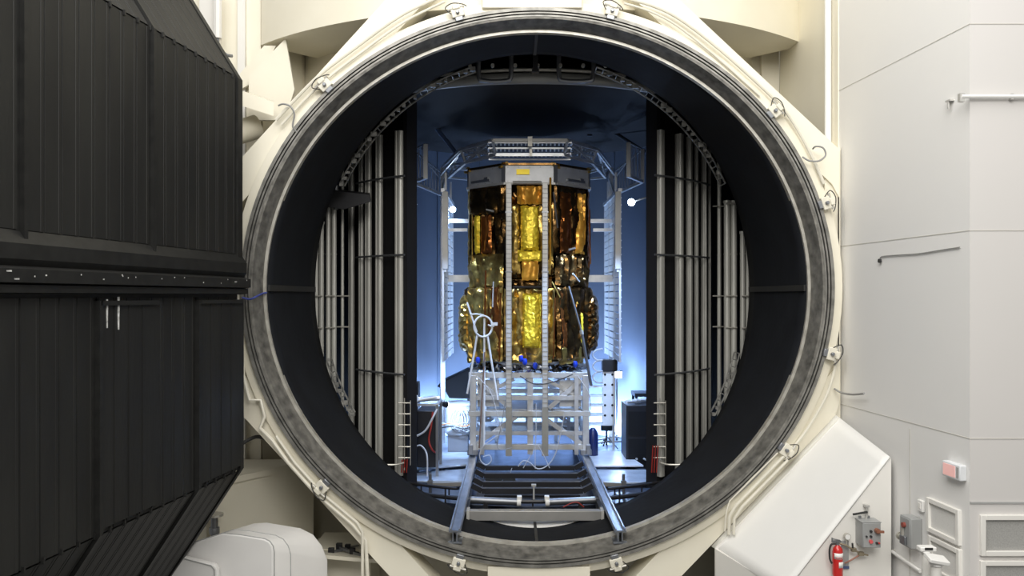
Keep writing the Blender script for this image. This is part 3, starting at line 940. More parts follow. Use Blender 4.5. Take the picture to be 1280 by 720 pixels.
q = c + Vector((.06, -.131, .07)); m = MB(); m.cyl(q, q + Vector((0, -.06, 0)), .035, 12); m.box(q + Vector((.02, -.07, 0)), (.10, .03, .03)); o = m.build('selector_knob', mat('brown_knob', (.30, .12, .07), .4), cbx); o['label'] = 'brown selector knob'
m = MB()
m.box(c + Vector((-.08, .08, .19)), (.03, .03, .05)); m.box(c + Vector((.04, .08, .19)), (.03, .03, .05)); m.build('mounting_lug', ALU_DARK, cbx)
br = thing('lever_valve', W(1078, 640, DF - .05), 'black lever handle on a short white pipe above the control box', 'handle')
m = MB(); m.tube([W(1082, 652, DF - .06), W(1084, 640, DF - .06), W(1083, 632, DF - .06)], .018, 8); m.box(W(1083, 632, DF - .05), (.06, .08, .03)); m.build('pipe', ALU_WHITE, br)
m = MB(); m.cyl(W(1066.5, 643, DF - .12), W(1084, 640, DF - .08), .016, 8); m.build('lever', CABLE_BLACK, br)
gv = thing('gauge_valve', W(1060, 685, DF - .05), 'brass valve run with round gauge between extinguisher and control box', 'valve')
m = MB(); m.box(W(1056, 692, DF - .012), (.10, .024, .36)); m.build('backing_plate', GREY_BOX, gv)
m = MB(); gq = W(1058, 670, DF - .05); m.cyl(gq, gq + Vector((0, -.05, 0)), .045, 16); m.cyl(gq + Vector((0, -.02, -.04)), W(1058, 681, DF - .07), .012, 8); m.build('gauge', TRIM, gv)
m = MB(); gq2 = gq + Vector((0, -.051, 0)); m.cyl(gq2, gq2 + Vector((0, -.004, 0)), .036, 16); o = m.build('dial', WHITE_BRIGHT, gv); o['label'] = 'white gauge dial'
m = MB(); m.tube([W(1049, 679, DF - .07), W(1058, 682, DF - .09), W(1068, 688, DF - .10), W(1077, 692, DF - .1), W(1085, 694, DF - .1)], .014, 8)
m.box(W(1067, 687, DF - .1), (.06, .06, .05)); m.box(W(1076, 692, DF - .1), (.07, .06, .05)); m.build('pipe_run', BRASS, gv)
m = MB(); m.cyl(W(1066, 685, DF - .11), W(1065.5, 679, DF - .12), .013, 8); m.build('lever', CABLE_BLACK, gv)
m = MB(); m.tube(smooth_path([W(1074, 694, DF - .09), W(1064, 700, DF - .11), W(1056, 704, DF - .08)]), .012, 8); m.build('copper_tube', mat('pinkish_tube', (.42, .22, .17), .4, .5), gv)
fe = thing('fire_extinguisher', W(1047, 700, DF - .11), 'red fire extinguisher with white labels hanging on the buttress front', 'fire extinguisher')
b = W(1047, 720, DF - .11)
m = MB(); m.lathe(b, [(.05, -.01), (.068, .01), (.070, .04), (.070, .34), (.062, .385), (.035, .415), (.026, .43)], 20); m.build('cylinder', RED, fe)
m = MB(); m.cyl(b + Vector((0, 0, .425)), b + Vector((0, 0, .465)), .024, 10); m.box(b + Vector((-.02, 0, .48)), (.12, .03, .025)); m.box(b + Vector((-.02, 0, .505)), (.11, .025, .012), Matrix.Rotation(.2, 3, 'Y')); m.box(b + Vector((-.075, 0, .50)), (.016, .02, .06)); m.build('valve_head', ALU_DARK, fe)
m = MB(); m.tube(smooth_path([b + Vector((-.03, -.01, .45)), b + Vector((-.09, -.01, .44)), b + Vector((-.115, -.01, .36)), b + Vector((-.11, -.01, .24)), b + Vector((-.085, -.02, .18))]), .014, 8); m.build('hose', CABLE_BLACK, fe)
def wrap(z0, z1, a0, a1, mt, name, lab):
    m = MB(); rr = .0712
    m.grid([[b + Vector((rr * math.cos(a0 + (a1 - a0) * i / 10), rr * math.sin(a0 + (a1 - a0) * i / 10), z)) for i in range(11)] for z in (z0, z1)])
    o = m.build(name, mt, fe, solid=.001); o['label'] = lab
    return o
wrap(.25, .33, -2.6, -.4, WHITE_BRIGHT, 'upper_label', 'white paper label')
wrap(.13, .21, -1.7, -.2, WHITE_BRIGHT, 'lower_label', 'white paper label')
wrap(.26, .275, -2.3, -.8, RED, 'label_stripe', 'red stripe')
m = MB(); m.box(W(1057, 709, DF - .02), (.09, .03, .035)); tag(m.build('blue_tag', mat('blue_tag_card', (.08, .12, .25), .6)), 'small dark blue tag on the buttress front beside the fire extinguisher', 'tag')

# ------------------------------------------------------------------ thermal shroud inside the vessel
RS = 4.35
def SP(a, r, z):
    """plan angle a measured from the opening side"""
    return Vector((CX + r * math.sin(a), VCY - r * math.cos(a), z))
def shroud_angle(px, r):
    """where the line of sight at photo column px first meets the round shroud"""
    k = (px - VX) / FOC
    # (k d - CX)^2 + (d - 20.5)^2 = r^2
    A, B, C = k * k + 1, -2 * (k * CX + 20.5), CX * CX + 20.5 ** 2 - r * r
    disc = max(B * B - 4 * A * C, 0)
    d = (-B - math.sqrt(disc)) / (2 * A)
    return math.atan2(k * d - CX, 20.5 - d)
AO = math.asin(2.49 / RS)
ZS0, ZS1 = 2.08, 10.15
def wall_arc(name, r, a0, a1, z0, z1, mt, parent, th=.04, n=24):
    m = MB()
    rows = []
    for R, z in ((r, z0), (r, z1), (r - th, z1), (r - th, z0), (r, z0)):
        rows.append([SP(a0 + (a1 - a0) * i / n, R, z) for i in range(n + 1)])
    m.grid(rows)
    for i in (0, n):
        m.bm.faces.new([m.bm.verts.new(rows[k][i]) for k in range(4)])
    return m.build(name, mt, parent)
def shroud_front(sgn, label, columns, loc):
    t = thing('shroud_door', loc, label, 'shroud', 'tube lined shroud doors')
    a_end = math.radians(105)
    wall_arc('panel', RS, sgn * AO, sgn * a_end, ZS0, ZS1, SHROUD, t)
    a = sgn * (AO + .005)
    m = MB(); p = SP(a, RS - .05, 0); m.box((p.x, p.y, (ZS0 + ZS1) / 2), (.10, .30, ZS1 - ZS0), Matrix.Rotation(a, 3, 'Z')); m.build('jamb', DARK, t)
    for px, w, top in columns:
        aa = shroud_angle(px, RS + .09)
        r = w
        m = MB()
        ztop = 9.36 if top is None else top
        p = SP(aa, RS + .09, 0)
        m.cyl((p.x, p.y, 2.35), (p.x, p.y, ztop), r, 12)
        # two beads rolled into the tube's front
        q = SP(aa - .012, RS + .09 + r * .75, 0)
        m.cyl((q.x, q.y, 2.35), (q.x, q.y, ztop), r * .42, 8)
        m.build('shroud_tube', TUBE, t)
    for z, z2 in ((8.42, 8.42), (6.83, 6.83), (4.42, 4.42)):
        a0 = shroud_angle(506 if sgn < 0 else 818, RS + .2); a1 = shroud_angle(446 if sgn < 0 else 886, RS + .2)
        m = MB(); m.tube([SP(a0 + (a1 - a0) * i / 10, RS + .21, z) for i in range(11)], .022, 6)
        m.build('manifold', ALU_DARK, t)
    # small fitting stack with red sleeves at the foot of the innermost tube
    aa = shroud_angle(508 if sgn < 0 else 822, RS + .16)
    m = MB()
    p = SP(aa, RS + .22, 0)
    m.cyl((p.x, p.y, 2.5), (p.x, p.y, 3.95), .012, 6)
    for k in range(6):
        z = 2.75 + .22 * k
        m.cyl((p.x - .12, p.y, z), (p.x + .12, p.y, z), .014, 6)
    m.cyl((p.x + .12, p.y, 2.6), (p.x + .12, p.y, 3.9), .010, 6)
    m.build('fitting_rack', TRIM, t)
    m = MB()
    for k in range(3):
        m.cyl((p.x - sgn * .05 * k - .06, p.y + .02, 2.45), (p.x - sgn * .05 * k - .04, p.y - .03, 3.0 if sgn > 0 else 2.72), .013, 8)
    o = m.build('sleeve', RED_HOSE, t); o['label'] = 'red insulated sleeves'
    m = MB(); q = Vector((p.x + sgn * .18, p.y - .05, 2.62)); m.tube(smooth_path([(p.x, p.y - .05, 2.66), q, q + Vector((sgn * .3, -.02, .02)), q + Vector((sgn * .42, .1, .10))]), .02, 8); m.build('feed_pipe', TRIM, t)
    m = MB(); q = SP(sgn * (AO + .012), RS + .03, 0)
    for z in (7.76, 5.19, 2.85):
        if sgn > 0:
            m.box((q.x, q.y, z), (.06, .03, .13))
    if sgn > 0:
        o = m.build('tag_plate', WHITE_BRIGHT, t); o['label'] = 'small white tags'
    else:
        m.bm.free()
    return t
shroud_front(-1, 'black shroud panel with bright vertical tubes on the black door side of the chamber',
             [(500.5, .082, None), (475, .066, None), (461.3, .060, None), (452.3, .045, None), (440, .060, 9.2)], (-3, 5, 0))
shroud_front(1, 'black shroud panel with bright vertical tubes on the white wall side of the chamber',
             [(825, .098, None), (849, .092, None), (861.5, .072, None), (870.5, .050, None), (880, .070, None), (887, .035, None)], (3.8, 5, 0))
rear = thing('rear_shroud', (CX, 11, 0), 'blue lit curved rear shroud wall behind the gold foil spacecraft', 'shroud')
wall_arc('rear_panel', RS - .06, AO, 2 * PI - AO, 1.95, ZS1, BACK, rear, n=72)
m = MB()
for i in range(13):
    a = math.radians(70 + i * (220 / 12))
    p = SP(a, RS - .105, 0); m.box((p.x, p.y, (2 + ZS1) / 2), (.012, .03, ZS1 - 2.05), Matrix.Rotation(a, 3, 'Z'))
m.build('panel_joint', mat('rear_joint', (.11, .15, .22), .5), rear)
m = MB(); m.cyl((CX, VCY, ZS1), (CX, VCY, ZS1 + .05), RS + .02, 64); m.build('roof_panel', SHROUD, rear)
m = MB(); m.tube([SP(2 * PI * i / 96, RS + .06, 10.21) for i in range(96)], .11, 10, closed=True)
m.build('header_ring', mat('header_steel', (.42, .42, .40), .45, .3), rear)
m = MB(); m.tube([SP(math.radians(-24 + 48 * i / 24), RS + .16, 10.35) for i in range(25)], .035, 8); m.build('header_pipe', TRIM, rear)
# small bright fittings hanging in the dark top of the shroud
m = MB()
for px, py in ((559, 136), (619, 141), (682, 141), (757, 124), (745, 133), (775, 156)):
    p = W(px, py, 23.2); m.box(p, (.10, .06, .16)); m.cyl(p, (p.x, p.y, ZS1), .012, 6)
m.build('roof_fitting', ALU_DARK, rear)

# chamber floor, deck plates and bottom header pipes
m = MB(); m.cyl((CX, VCY, 1.86), (CX, VCY, 1.94), 4.5, 80)
struct(m.build('floor_chamber', FLOOR_IN))
def plate(pts, z, label, th=.04, mt=DECK):
    m = MB(); m.prism([(x, y, z) for x, y in pts], (0, 0, th))
    return tag(m.build('floor_plate', mt, bevel=.006), label, 'floor plate', 'loose metal floor plates')
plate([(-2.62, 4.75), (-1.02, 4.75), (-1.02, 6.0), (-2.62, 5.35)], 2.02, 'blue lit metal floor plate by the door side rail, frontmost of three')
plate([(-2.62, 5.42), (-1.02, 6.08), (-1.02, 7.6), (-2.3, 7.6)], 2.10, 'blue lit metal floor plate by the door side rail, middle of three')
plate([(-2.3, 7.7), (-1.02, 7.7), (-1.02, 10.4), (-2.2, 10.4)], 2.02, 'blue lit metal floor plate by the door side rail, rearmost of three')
plate([(1.82, 4.6), (3.2, 4.6), (3.15, 5.9), (1.82, 5.9)], 2.02, 'bright metal floor plate by the wall side rail, frontmost of three')
plate([(1.82, 5.98), (3.0, 5.98), (2.75, 7.7), (1.82, 7.7)], 2.10, 'bright metal floor plate by the wall side rail, middle of three', mt=mat('pale_deck', (.76, .78, .82), .3, .12))
plate([(1.82, 7.8), (2.7, 7.8), (2.7, 10.4), (1.82, 10.4)], 2.02, 'bright metal floor plate by the wall side rail, rearmost of three')
for z, r, rr, a0, a1, lab in ((2.04, RS + .10, .045, -46, 46, 'black curved pipe along the chamber floor edge, the long thick one under the rails'),
                              (2.24, RS + .16, .03, -46, -19, 'black curved pipe beside the door side rail, topmost at the floor edge'),
                              (2.24, RS + .16, .03, 19, 46, 'black curved pipe beside the wall side rail, topmost at the floor edge'),
                              (2.14, RS - .25, .03, -46, -21, 'black curved pipe beside the door side rail, inner one above the floor plate'),
                              (2.14, RS - .25, .03, 21, 46, 'black curved pipe beside the wall side rail, inner one above the floor plate')):
    m = MB(); m.tube([SP(math.radians(a0 + (a1 - a0) * k / 40), r, z) for k in range(41)], rr, 8)
    for f in (.12, .5, .88):
        p = SP(math.radians(a0 + (a1 - a0) * f), r, 0); m.box((p.x, p.y, (z + 1.94) / 2), (.03, .03, z - 1.94))
    tag(m.build('curved_pipe', DARK), lab, 'pipe', 'curved pipes at the chamber floor edge')
# white sill strip at the end of the barrel
m = MB()
rows = [[], [], [], []]
for i in range(25):
    x = -1.2 + 2.4 * i / 24
    zb = CZ - RB * KB * math.sqrt(1 - (x / RB) ** 2) + .034
    ye = saddle_y(CX + x) + .03
    y0 = ye - .36 * max(0.02, 1 - (x / 1.2) ** 2)
    for r_, (yy_, zz_) in zip(rows, ((y0, zb), (ye, zb), (ye, zb + .02), (y0, zb + .012))):
        r_.append(Vector((CX + x, yy_, zz_)))
m.grid(rows + [rows[0]])
tag(m.build('sill_plate', WHITE_BRIGHT), 'white curved sill strip where the black barrel meets the chamber floor', 'sill plate')
for s, lab in ((-1, 'grey pipe with white end cap behind the front cross beam, door side'), (1, 'grey pipe with white end cap behind the front cross beam, wall side')):
    t = thing('drain_header', (CX + s * .9, 2.72, 2.1), lab, 'pipe', 'capped pipes behind the front beam')
    y, z = 2.75, 2.10
    m = MB(); m.cyl((CX + s * .30, y, z), (CX + s * 1.25, y + .1, z + .02), .07, 12); m.build('pipe', ALU_DARK, t)
    m = MB(); m.cyl((CX + s * .23, y, z), (CX + s * .31, y, z), .085, 12); m.box((CX + s * .26, y, z + .07), (.09, .12, .10)); m.build('end_cap', WHITE_BRIGHT, t, bevel=.01)
    m = MB(); m.box((CX + s * .9, y + .05, 1.95), (.08, .10, .30)); m.build('saddle', DARK, t)

# ------------------------------------------------------------------ free standing pipe runs in the vessel gap
def pipe_pair(px, d, ztop, zbot, label, r=.085, twin=True, gap=.2, loc=None):
    p = W(px, 370, d)
    t = thing('nitrogen_pipe', (p.x, p.y, zbot), label, 'pipe', 'standing pipes in the gap beside the shroud')
    xs = (-gap / 2, gap / 2) if twin else (0,)
    for dx in xs:
        m = MB(); m.cyl((p.x + dx, p.y, zbot), (p.x + dx, p.y, ztop), r, 12); m.cyl((p.x + dx, p.y, ztop - .03), (p.x + dx, p.y, ztop + .02), r * 1.25, 12)
        m.cyl((p.x + dx, p.y, 6.85), (p.x + dx, p.y, 6.88), r * 1.08, 12)
        m.build('pipe', TUBE, t)
    m = MB()
    for z in (6.0, 5.35, 7.9):
        if zbot < z < ztop:
            m.cyl((p.x - gap * .8, p.y - .09, z), (p.x + gap * .8, p.y - .09, z), .016, 6)
    m.build('clamp_bar', TRIM, t)
    return t
pipe_pair(414, 17.2, 7.9, 2.2, 'pair of pale standing pipes under the black bracket, door side of the shroud', r=.052, gap=.12)
pipe_pair(398.5, 17.0, 7.5, 2.2, 'pale standing pipe against the barrel edge, door side', r=.05, gap=.11)
pipe_pair(428, 17.6, 9.0, 2.2, 'thin standing pipe between the twin pipes and the shroud, door side', r=.035, twin=False)
pipe_pair(913, 17.2, 7.95, 2.2, 'pair of pale standing pipes beyond the shroud tubes, wall side', r=.065, gap=.14)
pipe_pair(931.5, 17.0, 7.3, 2.2, 'pale standing pipe against the barrel edge, wall side', r=.05, gap=.11)
pipe_pair(899, 17.7, 8.9, 2.2, 'thin standing pipe between the shroud and the twin pipes, wall side', r=.045, twin=False)
# black bracket over the twin pipes
t = thing('swing_bracket', W(440, 250, 16.9), 'black swing bracket over the twin pipes beside the shroud', 'bracket')
m = MB(); m.loft([W(404, 242, 16.8), W(418, 238, 16.8), W(462, 243, 16.8), W(464, 252, 16.8), W(430, 262, 16.8), (W(404, 258, 16.8))],
                 [W(404, 242, 17.25), W(418, 236, 17.25), W(462, 241, 17.25), W(464, 250, 17.25), W(430, 260, 17.25), W(404, 256, 17.25)]); m.build('plate', DARK, t, bevel=.01)
m = MB(); m.cyl(W(420, 232, 17.0), W(420, 262, 17.0), .05, 10); m.build('pivot', ALU_DARK, t)

# ------------------------------------------------------------------ rails and cross beams
XL, XRR = CX - 1.295, CX + 1.295
def rail(x, label):
    t = thing('transfer_rail', (x, 3, 2.1), label, 'rail', 'transfer rails into the chamber')
    y0, y1 = .02, 9.4
    L = y1 - y0; yc = (y0 + y1) / 2
    m = MB()
    m.box((x, yc, 2.315), (.19, L, .03))
    m.box((x, yc, 2.14), (.22, L, .03))
    m.box((x - .03, yc, 2.225), (.018, L, .16)); m.box((x + .03, yc, 2.225), (.018, L, .16))
    m.build('beam', RAIL, t)
    m = MB(); m.box((x - .07, yc, 2.345), (.025, L, .03)); m.box((x + .07, yc, 2.345), (.025, L, .03)); m.build('guide_lip', RAIL, t)
    for y, w in ((.16, .2), (2.9, .18), (5.9, .18), (9.0, .18)):
        m = MB(); m.box((x, y, 2.04), (w, w, .17)); m.build('foot', ALU_DARK, t)
    return t
rail(XL, 'steel transfer rail running to the spacecraft stand, black door side')
rail(XRR, 'steel transfer rail running to the spacecraft stand, white wall side')
t = thing('cross_beam', (CX, 1.45, 2.2), 'pale steel cross beam between the rails near the barrel edge', 'beam')
m = MB(); m.box((CX, 1.45, 2.20), (2.30, .16, .17)); m.build('beam', mat('pale_beam_steel', (.45, .44, .42), .4, .6), t, bevel=.008)
m = MB(); m.box((CX - 1.16, 1.45, 2.20), (.05, .26, .20)); m.box((CX + 1.16, 1.45, 2.20), (.05, .26, .20)); m.build('end_plate', ALU_WHITE, t)
for i, (y, lab) in enumerate(((3.38, 'black tie beam between the rails, nearest to the barrel'), (3.95, 'black tie beam between the rails, second from the barrel'), (4.75, 'black tie beam between the rails, third from the barrel'), (5.55, 'black tie beam between the rails, just in front of the stand'))):
    m = MB()
    pts = [(XL + .11, y, 2.27), (XL + .30, y, 2.17), (XRR - .30, y, 2.17), (XRR - .11, y, 2.27)]
    for a, b in zip(pts, pts[1:]):
        m.beam(a, b, .10, .10)
    tag(m.build('tie_beam', DARK), lab, 'beam', 'black tie beams between the rails')
m = MB(); m.box((CX, 4.65, 1.99), (2.2, 2.5, .04)); m.box((CX, 3.5, 2.02), (1.9, .05, .06)); m.box((CX, 3.8, 2.02), (1.9, .04, .06))
tag(m.build('drip_tray', DARK), 'dark tray lying on the chamber floor between the rails', 'tray')
m = MB(); m.box((CX - .65, 5.05, 2.08), (.65, .35, .10)); tag(m.build('junction_box', GREY_BOX, bevel=.01), 'grey junction box on the dark tray under the cables', 'box')
m = MB(); m.box((CX - .7, 3.0, 2.05), (.32, .2, .09)); tag(m.build('connector_box', mat('pale_grey_enamel', (.5, .5, .5), .4), bevel=.01), 'small pale connector box on the dark tray near the front', 'box')
m = MB(); m.cyl((CX + .02, 3.05, 2.0), (CX + .02, 3.05, 2.34), .018, 8); m.box((CX + .02, 3.05, 2.35), (.09, .06, .04)); tag(m.build('marker_post', ALU_WHITE), 'thin upright marker post in the middle between the rails', 'post')
for s, x0, x1, y, lab in ((-1, XL - .10, XL - .75, 3.75, 'grey outrigger arm beside the rail, door side'), (1, XRR + .10, XRR + .55, 3.75, 'grey outrigger arm beside the rail, wall side')):
    t = thing('outrigger', ((x0 + x1) / 2, y, 2.2), lab, 'arm', 'outrigger arms beside the rails')
    m = MB(); m.beam((x0, y - .08, 2.24), (x1, y, 2.20), .10, .08); m.build('arm', mat('pale_beam_steel', (.45, .44, .42), .4, .6), t)
    m = MB(); m.cyl((x1, y, 1.9), (x1, y, 2.42), .03, 8); m.box((x1, y, 2.24), (.10, .12, .10)); m.build('jack', ALU_DARK, t)
m = MB(); m.box((3.0, 4.0, 2.35), (.20, .05, .06)); m.box((3.0, 4.0, 2.3), (.10, .06, .32)); m.box((3.0, 4.02, 2.02), (.24, .12, .16)); tag(m.build('bracket_stand', DARK), 'black cross shaped bracket stand on the bright floor plate', 'bracket')

# ------------------------------------------------------------------ spacecraft stand
SZ0, SZM, SZ1 = 2.36, 3.30, 4.18
hx = 1.295
SY0, SY1 = VCY - 1.35, VCY + 1.35
stand = thing('spacecraft_stand', (CX, VCY, SZ0), 'welded aluminium stand carrying the gold foil spacecraft on the rails', 'stand')
for sx in (-1, 1):
    for y in (SY0, SY1):
        m = MB(); m.box((CX + sx * hx, y, (SZ0 + SZ1) / 2), (.15, .15, SZ1 - SZ0)); m.build('corner_post', ALU, stand, bevel=.01)
        m = MB(); m.box((CX + sx * hx, y, SZ0 + .06), (.26, .26, .12)); m.box((CX + sx * (hx + .05), y - .12, SZ0 + .13), (.10, .10, .22)); m.build('foot', ALU_DARK, stand, bevel=.01)
def frame_ring(z, h, w, mt):
    for y in (SY0, SY1):
        m = MB(); m.box((CX, y, z), (2 * hx + .2, w, h)); m.build('cross_rail', mt, stand, bevel=.006)
    for sx in (-1, 1):
        m = MB(); m.box((CX + sx * hx, VCY, z), (w, SY1 - SY0, h)); m.build('side_rail', mt, stand, bevel=.006)
frame_ring(SZ1, .13, .13, ALU_WHITE); frame_ring(SZM, .12, .16, ALU_WHITE); frame_ring(SZ0 + .17, .12, .14, ALU_WHITE)
for y in (SY0, VCY, SY1):
    m = MB(); m.box((CX, y, SZM - .45), (2 * hx, .09, .09)); m.box((CX, y, SZM + .36), (2 * hx, .09, .10)); m.build('mid_rail', ALU, stand)
for y in (SY0 + .02, SY1 - .02):
    m = MB(); m.box((CX + .02, y, (SZ0 + SZ1) / 2), (.13, .10, SZ1 - SZ0)); m.build('mid_post', ALU, stand)
    for sx in (-1, 1):
        m = MB(); m.box((CX + sx * 1.08, y - .05, (SZ0 + SZ1) / 2), (.09, .09, SZ1 - SZ0)); m.build('inner_post', ALU, stand)
        m = MB()
        m.beam((CX + sx * 1.2, y, SZM - .70), (CX + sx * .30, y, SZM - .08), .08, .10)
        m.build('diagonal', ALU, stand)
        m = MB()
        m.beam((CX + sx * 1.2, y, SZ1 - .1), (CX + sx * .45, y, SZM + .12), .08, .10)
        m.build('diagonal', ALU, stand)
        m = MB()
        m.beam((CX + sx * .35, y + .1, SZ1 - .1), (CX + sx * 1.1, y + .1, SZM + .4), .07, .08)
        m.build('diagonal', ALU, stand)
for sx in (-1, 1):
    m = MB(); m.beam((CX + sx * hx, SY0, SZM - .8), (CX + sx * hx, SY1, SZM - .1), .08, .10); m.build('side_diagonal', ALU, stand)
    m = MB(); m.beam((CX + sx * hx, SY1, SZM + .1), (CX + sx * hx, SY0, SZ1 - .1), .08, .10); m.build('side_diagonal', ALU, stand)
    # closing gusset panels, lighter sheet
    m = MB(); m.box((CX + sx * .95, SY0 + .14, SZM + .45), (.5, .02, .62)); m.build('sheet_panel', PANEL, stand)
m = MB(); m.box((CX + .1, VCY, SZM + .05), (2.2, 2.3, .03)); m.build('shelf_sheet', PANEL, stand)
# two tall perforated tie masts in front of the spacecraft
def mast(px):
    d = 18.86
    x = (px - VX) / FOC * d; y = d - 13
    z0, z1 = SZ0 + .02, 8.56
    m = MB(); m.box((x, y, (z0 + z1) / 2), (.125, .10, z1 - z0))
    o = m.build('tie_mast', ALU_WHITE if True else ALU, stand, bevel=.008)
    m = MB()
    z = z0 + .06
    while z < z1 - .05:
        m.box((x, y - .052, z), (.128, .008, .010)); z += .105
    for s in (-.0635, .0635):
        m.box((x + s, y - .052, (z0 + z1) / 2), (.006, .012, z1 - z0))
    m.build('rung_mark', mat('slot_grey', (.30, .30, .29), .6), o)
    m = MB(); m.box((x, y, z0 + .55), (.145, .115, 1.1)); q = m.build('mast_sleeve', mat('olive_sleeve', (.34, .32, .27), .5, .3), o)
    m = MB(); m.box((x, y, 4.36), (.16, .13, .05)); m.box((x, y, 6.55), (.15, .12, .03)); m.box((x, y, 7.9), (.15, .12, .03)); m.build('mast_collar', ALU_DARK, o)
mast(636); mast(681.3)
# struts between stand and spacecraft
m = MB()
rnd = random.Random(11)
for i in range(8):
    a = PI / 8 + i * PI / 4
    p = Vector((CX + 1.15 * math.cos(a), VCY + 1.15 * math.sin(a), 4.62))
    for s in (-1, 1):
        b = a + s * .42
        m.cyl((CX + 1.30 * math.cos(b), VCY + 1.30 * math.sin(b), SZ1 + .05), p, .028, 8)
m.lathe((CX, VCY, 0), [(1.24, 4.40), (1.30, 4.42), (1.30, 4.47), (1.24, 4.49)], 32)
m.build('adapter_truss', ALU, stand)
for px, py, d in ((597.5, 450, 19.0), (651, 448, 18.95), (669, 457, 18.95), (656, 452, 18.9), (719, 455, 19.1)):
    p = W(px, py, d)
    m = MB(); m.lathe(p, [(.02, -.08), (.045, -.055), (.055, 0), (.045, .055), (.02, .07)], 10); m.cyl(p, p + Vector((0, .25, .02)), .02, 6)
    o = m.build('cap', BLUE_CAP, stand); o['label'] = 'bright blue cap'

# ------------------------------------------------------------------ the foil wrapped spacecraft
sc = thing('spacecraft', (CX, VCY, 4.4), 'gold foil wrapped eight sided spacecraft standing in the middle of the chamber', 'spacecraft')
RO = 1.54
OV = [Vector((math.sin(PI / 8 + k * PI / 4), -math.cos(PI / 8 + k * PI / 4), 0)) for k in range(8)]   # OV[0] right of the front face
def ov(k, r, z):
    v = OV[k % 8]
    return Vector((CX + v.x * r, VCY + v.y * r, z))
# dark inner body
m = MB()
rows = [[ov(k, r, z) for k in range(8)] for r, z in ((.9, 4.40), (1.38, 4.52), (1.46, 4.8), (1.46, 6.12), (1.36, 6.2), (1.36, 6.38), (1.44, 6.45), (1.44, 8.55))]
m.grid(rows, closed_u=True)
m.bm.faces.new([m.bm.verts.new(p) for p in rows[0]]); m.bm.faces.new([m.bm.verts.new(p) for p in rows[-1]])
m.build('body', FOIL_DARK, sc, smooth=False)
# silver deck ring
for k in range(8):
    a, b = ov(k - 1, RO, 0), ov(k, RO, 0)
    mid = (a + b) / 2; ax = (b - a).normalized(); nr = Vector((mid.x - CX, mid.y - VCY, 0)).normalized()
    R = Matrix((ax, nr, Vector((0, 0, 1)))).transposed()
    L = (b - a).length
    m = MB(); m.box(mid + Vector((0, 0, 8.79)), (L - .03, .05, .40), R); pn = m.build('deck_panel', PANEL, sc, bevel=.006)
    m = MB(); m.box(mid + Vector((0, 0, 8.575)) + nr * .03, (L, .08, .05), R); m.build('panel_flange', ALU_WHITE, sc)
    m = MB(); m.box(ov(k, RO - .01, 8.79), (.09, .09, .43), Matrix.Rotation(PI / 8 + k * PI / 4, 3, 'Z')); m.build('corner_bracket', ALU_DARK, sc)
    m = MB()
    for j in range(5):
        for z in (8.63, 8.95):
            q = mid + ax * (L * (-.42 + .21 * j)) + nr * .026 + Vector((0, 0, z)); m.cyl(q, q + nr * .012, .012, 6)
    m.build('fastener', GREY_SEAM, pn)
    if k in (0, 1, 7):
        m = MB(); q = mid + ax * (-.15 if k != 1 else .1) + nr * .04 + Vector((0, 0, 8.70 if k != 0 else 8.84))
        if k == 0:
            m.box(q + ax * .0, (.30, .05, .12), R); o = m.build('foil_patch', FOIL_GOLD, pn); o['label'] = 'small gold patch on the panel'
        else:
            m.box(q, (.62, .04, .05), R); m.box(q + ax * .2 + Vector((0, 0, .03)), (.12, .05, .08), R); m.build('latch_bar', ALU_DARK, pn)
m = MB(); rows = [[ov(k, r, z) for k in range(8)] for r, z in ((1.50, 9.0), (1.58, 9.0), (1.58, 9.045), (1.50, 9.045))]
m.grid(rows + [rows[0]], closed_u=True); m.build('deck_rim', FOIL_DARK, sc, smooth=False)
m = MB(); m.grid([[ov(k, 1.52, 9.01) for k in range(8)], [ov(k, .01, 9.02) for k in range(8)]], closed_u=True); m.build('deck_top', FOIL_DARK, sc)
for k in range(8):
    m = MB(); q = ov(k, RO + .02, 9.0)
    for j in range(4):
        r_ = random.Random(k * 7 + j); m.box(q + Vector((r_.uniform(-.08, .08), r_.uniform(-.08, .08), r_.uniform(-.06, .08))), (.07, .06, .05), Matrix.Rotation(r_.uniform(0, 3), 3, 'Z'))
    m.build('corner_wrap', FOIL_OLIVE, sc, smooth=False)

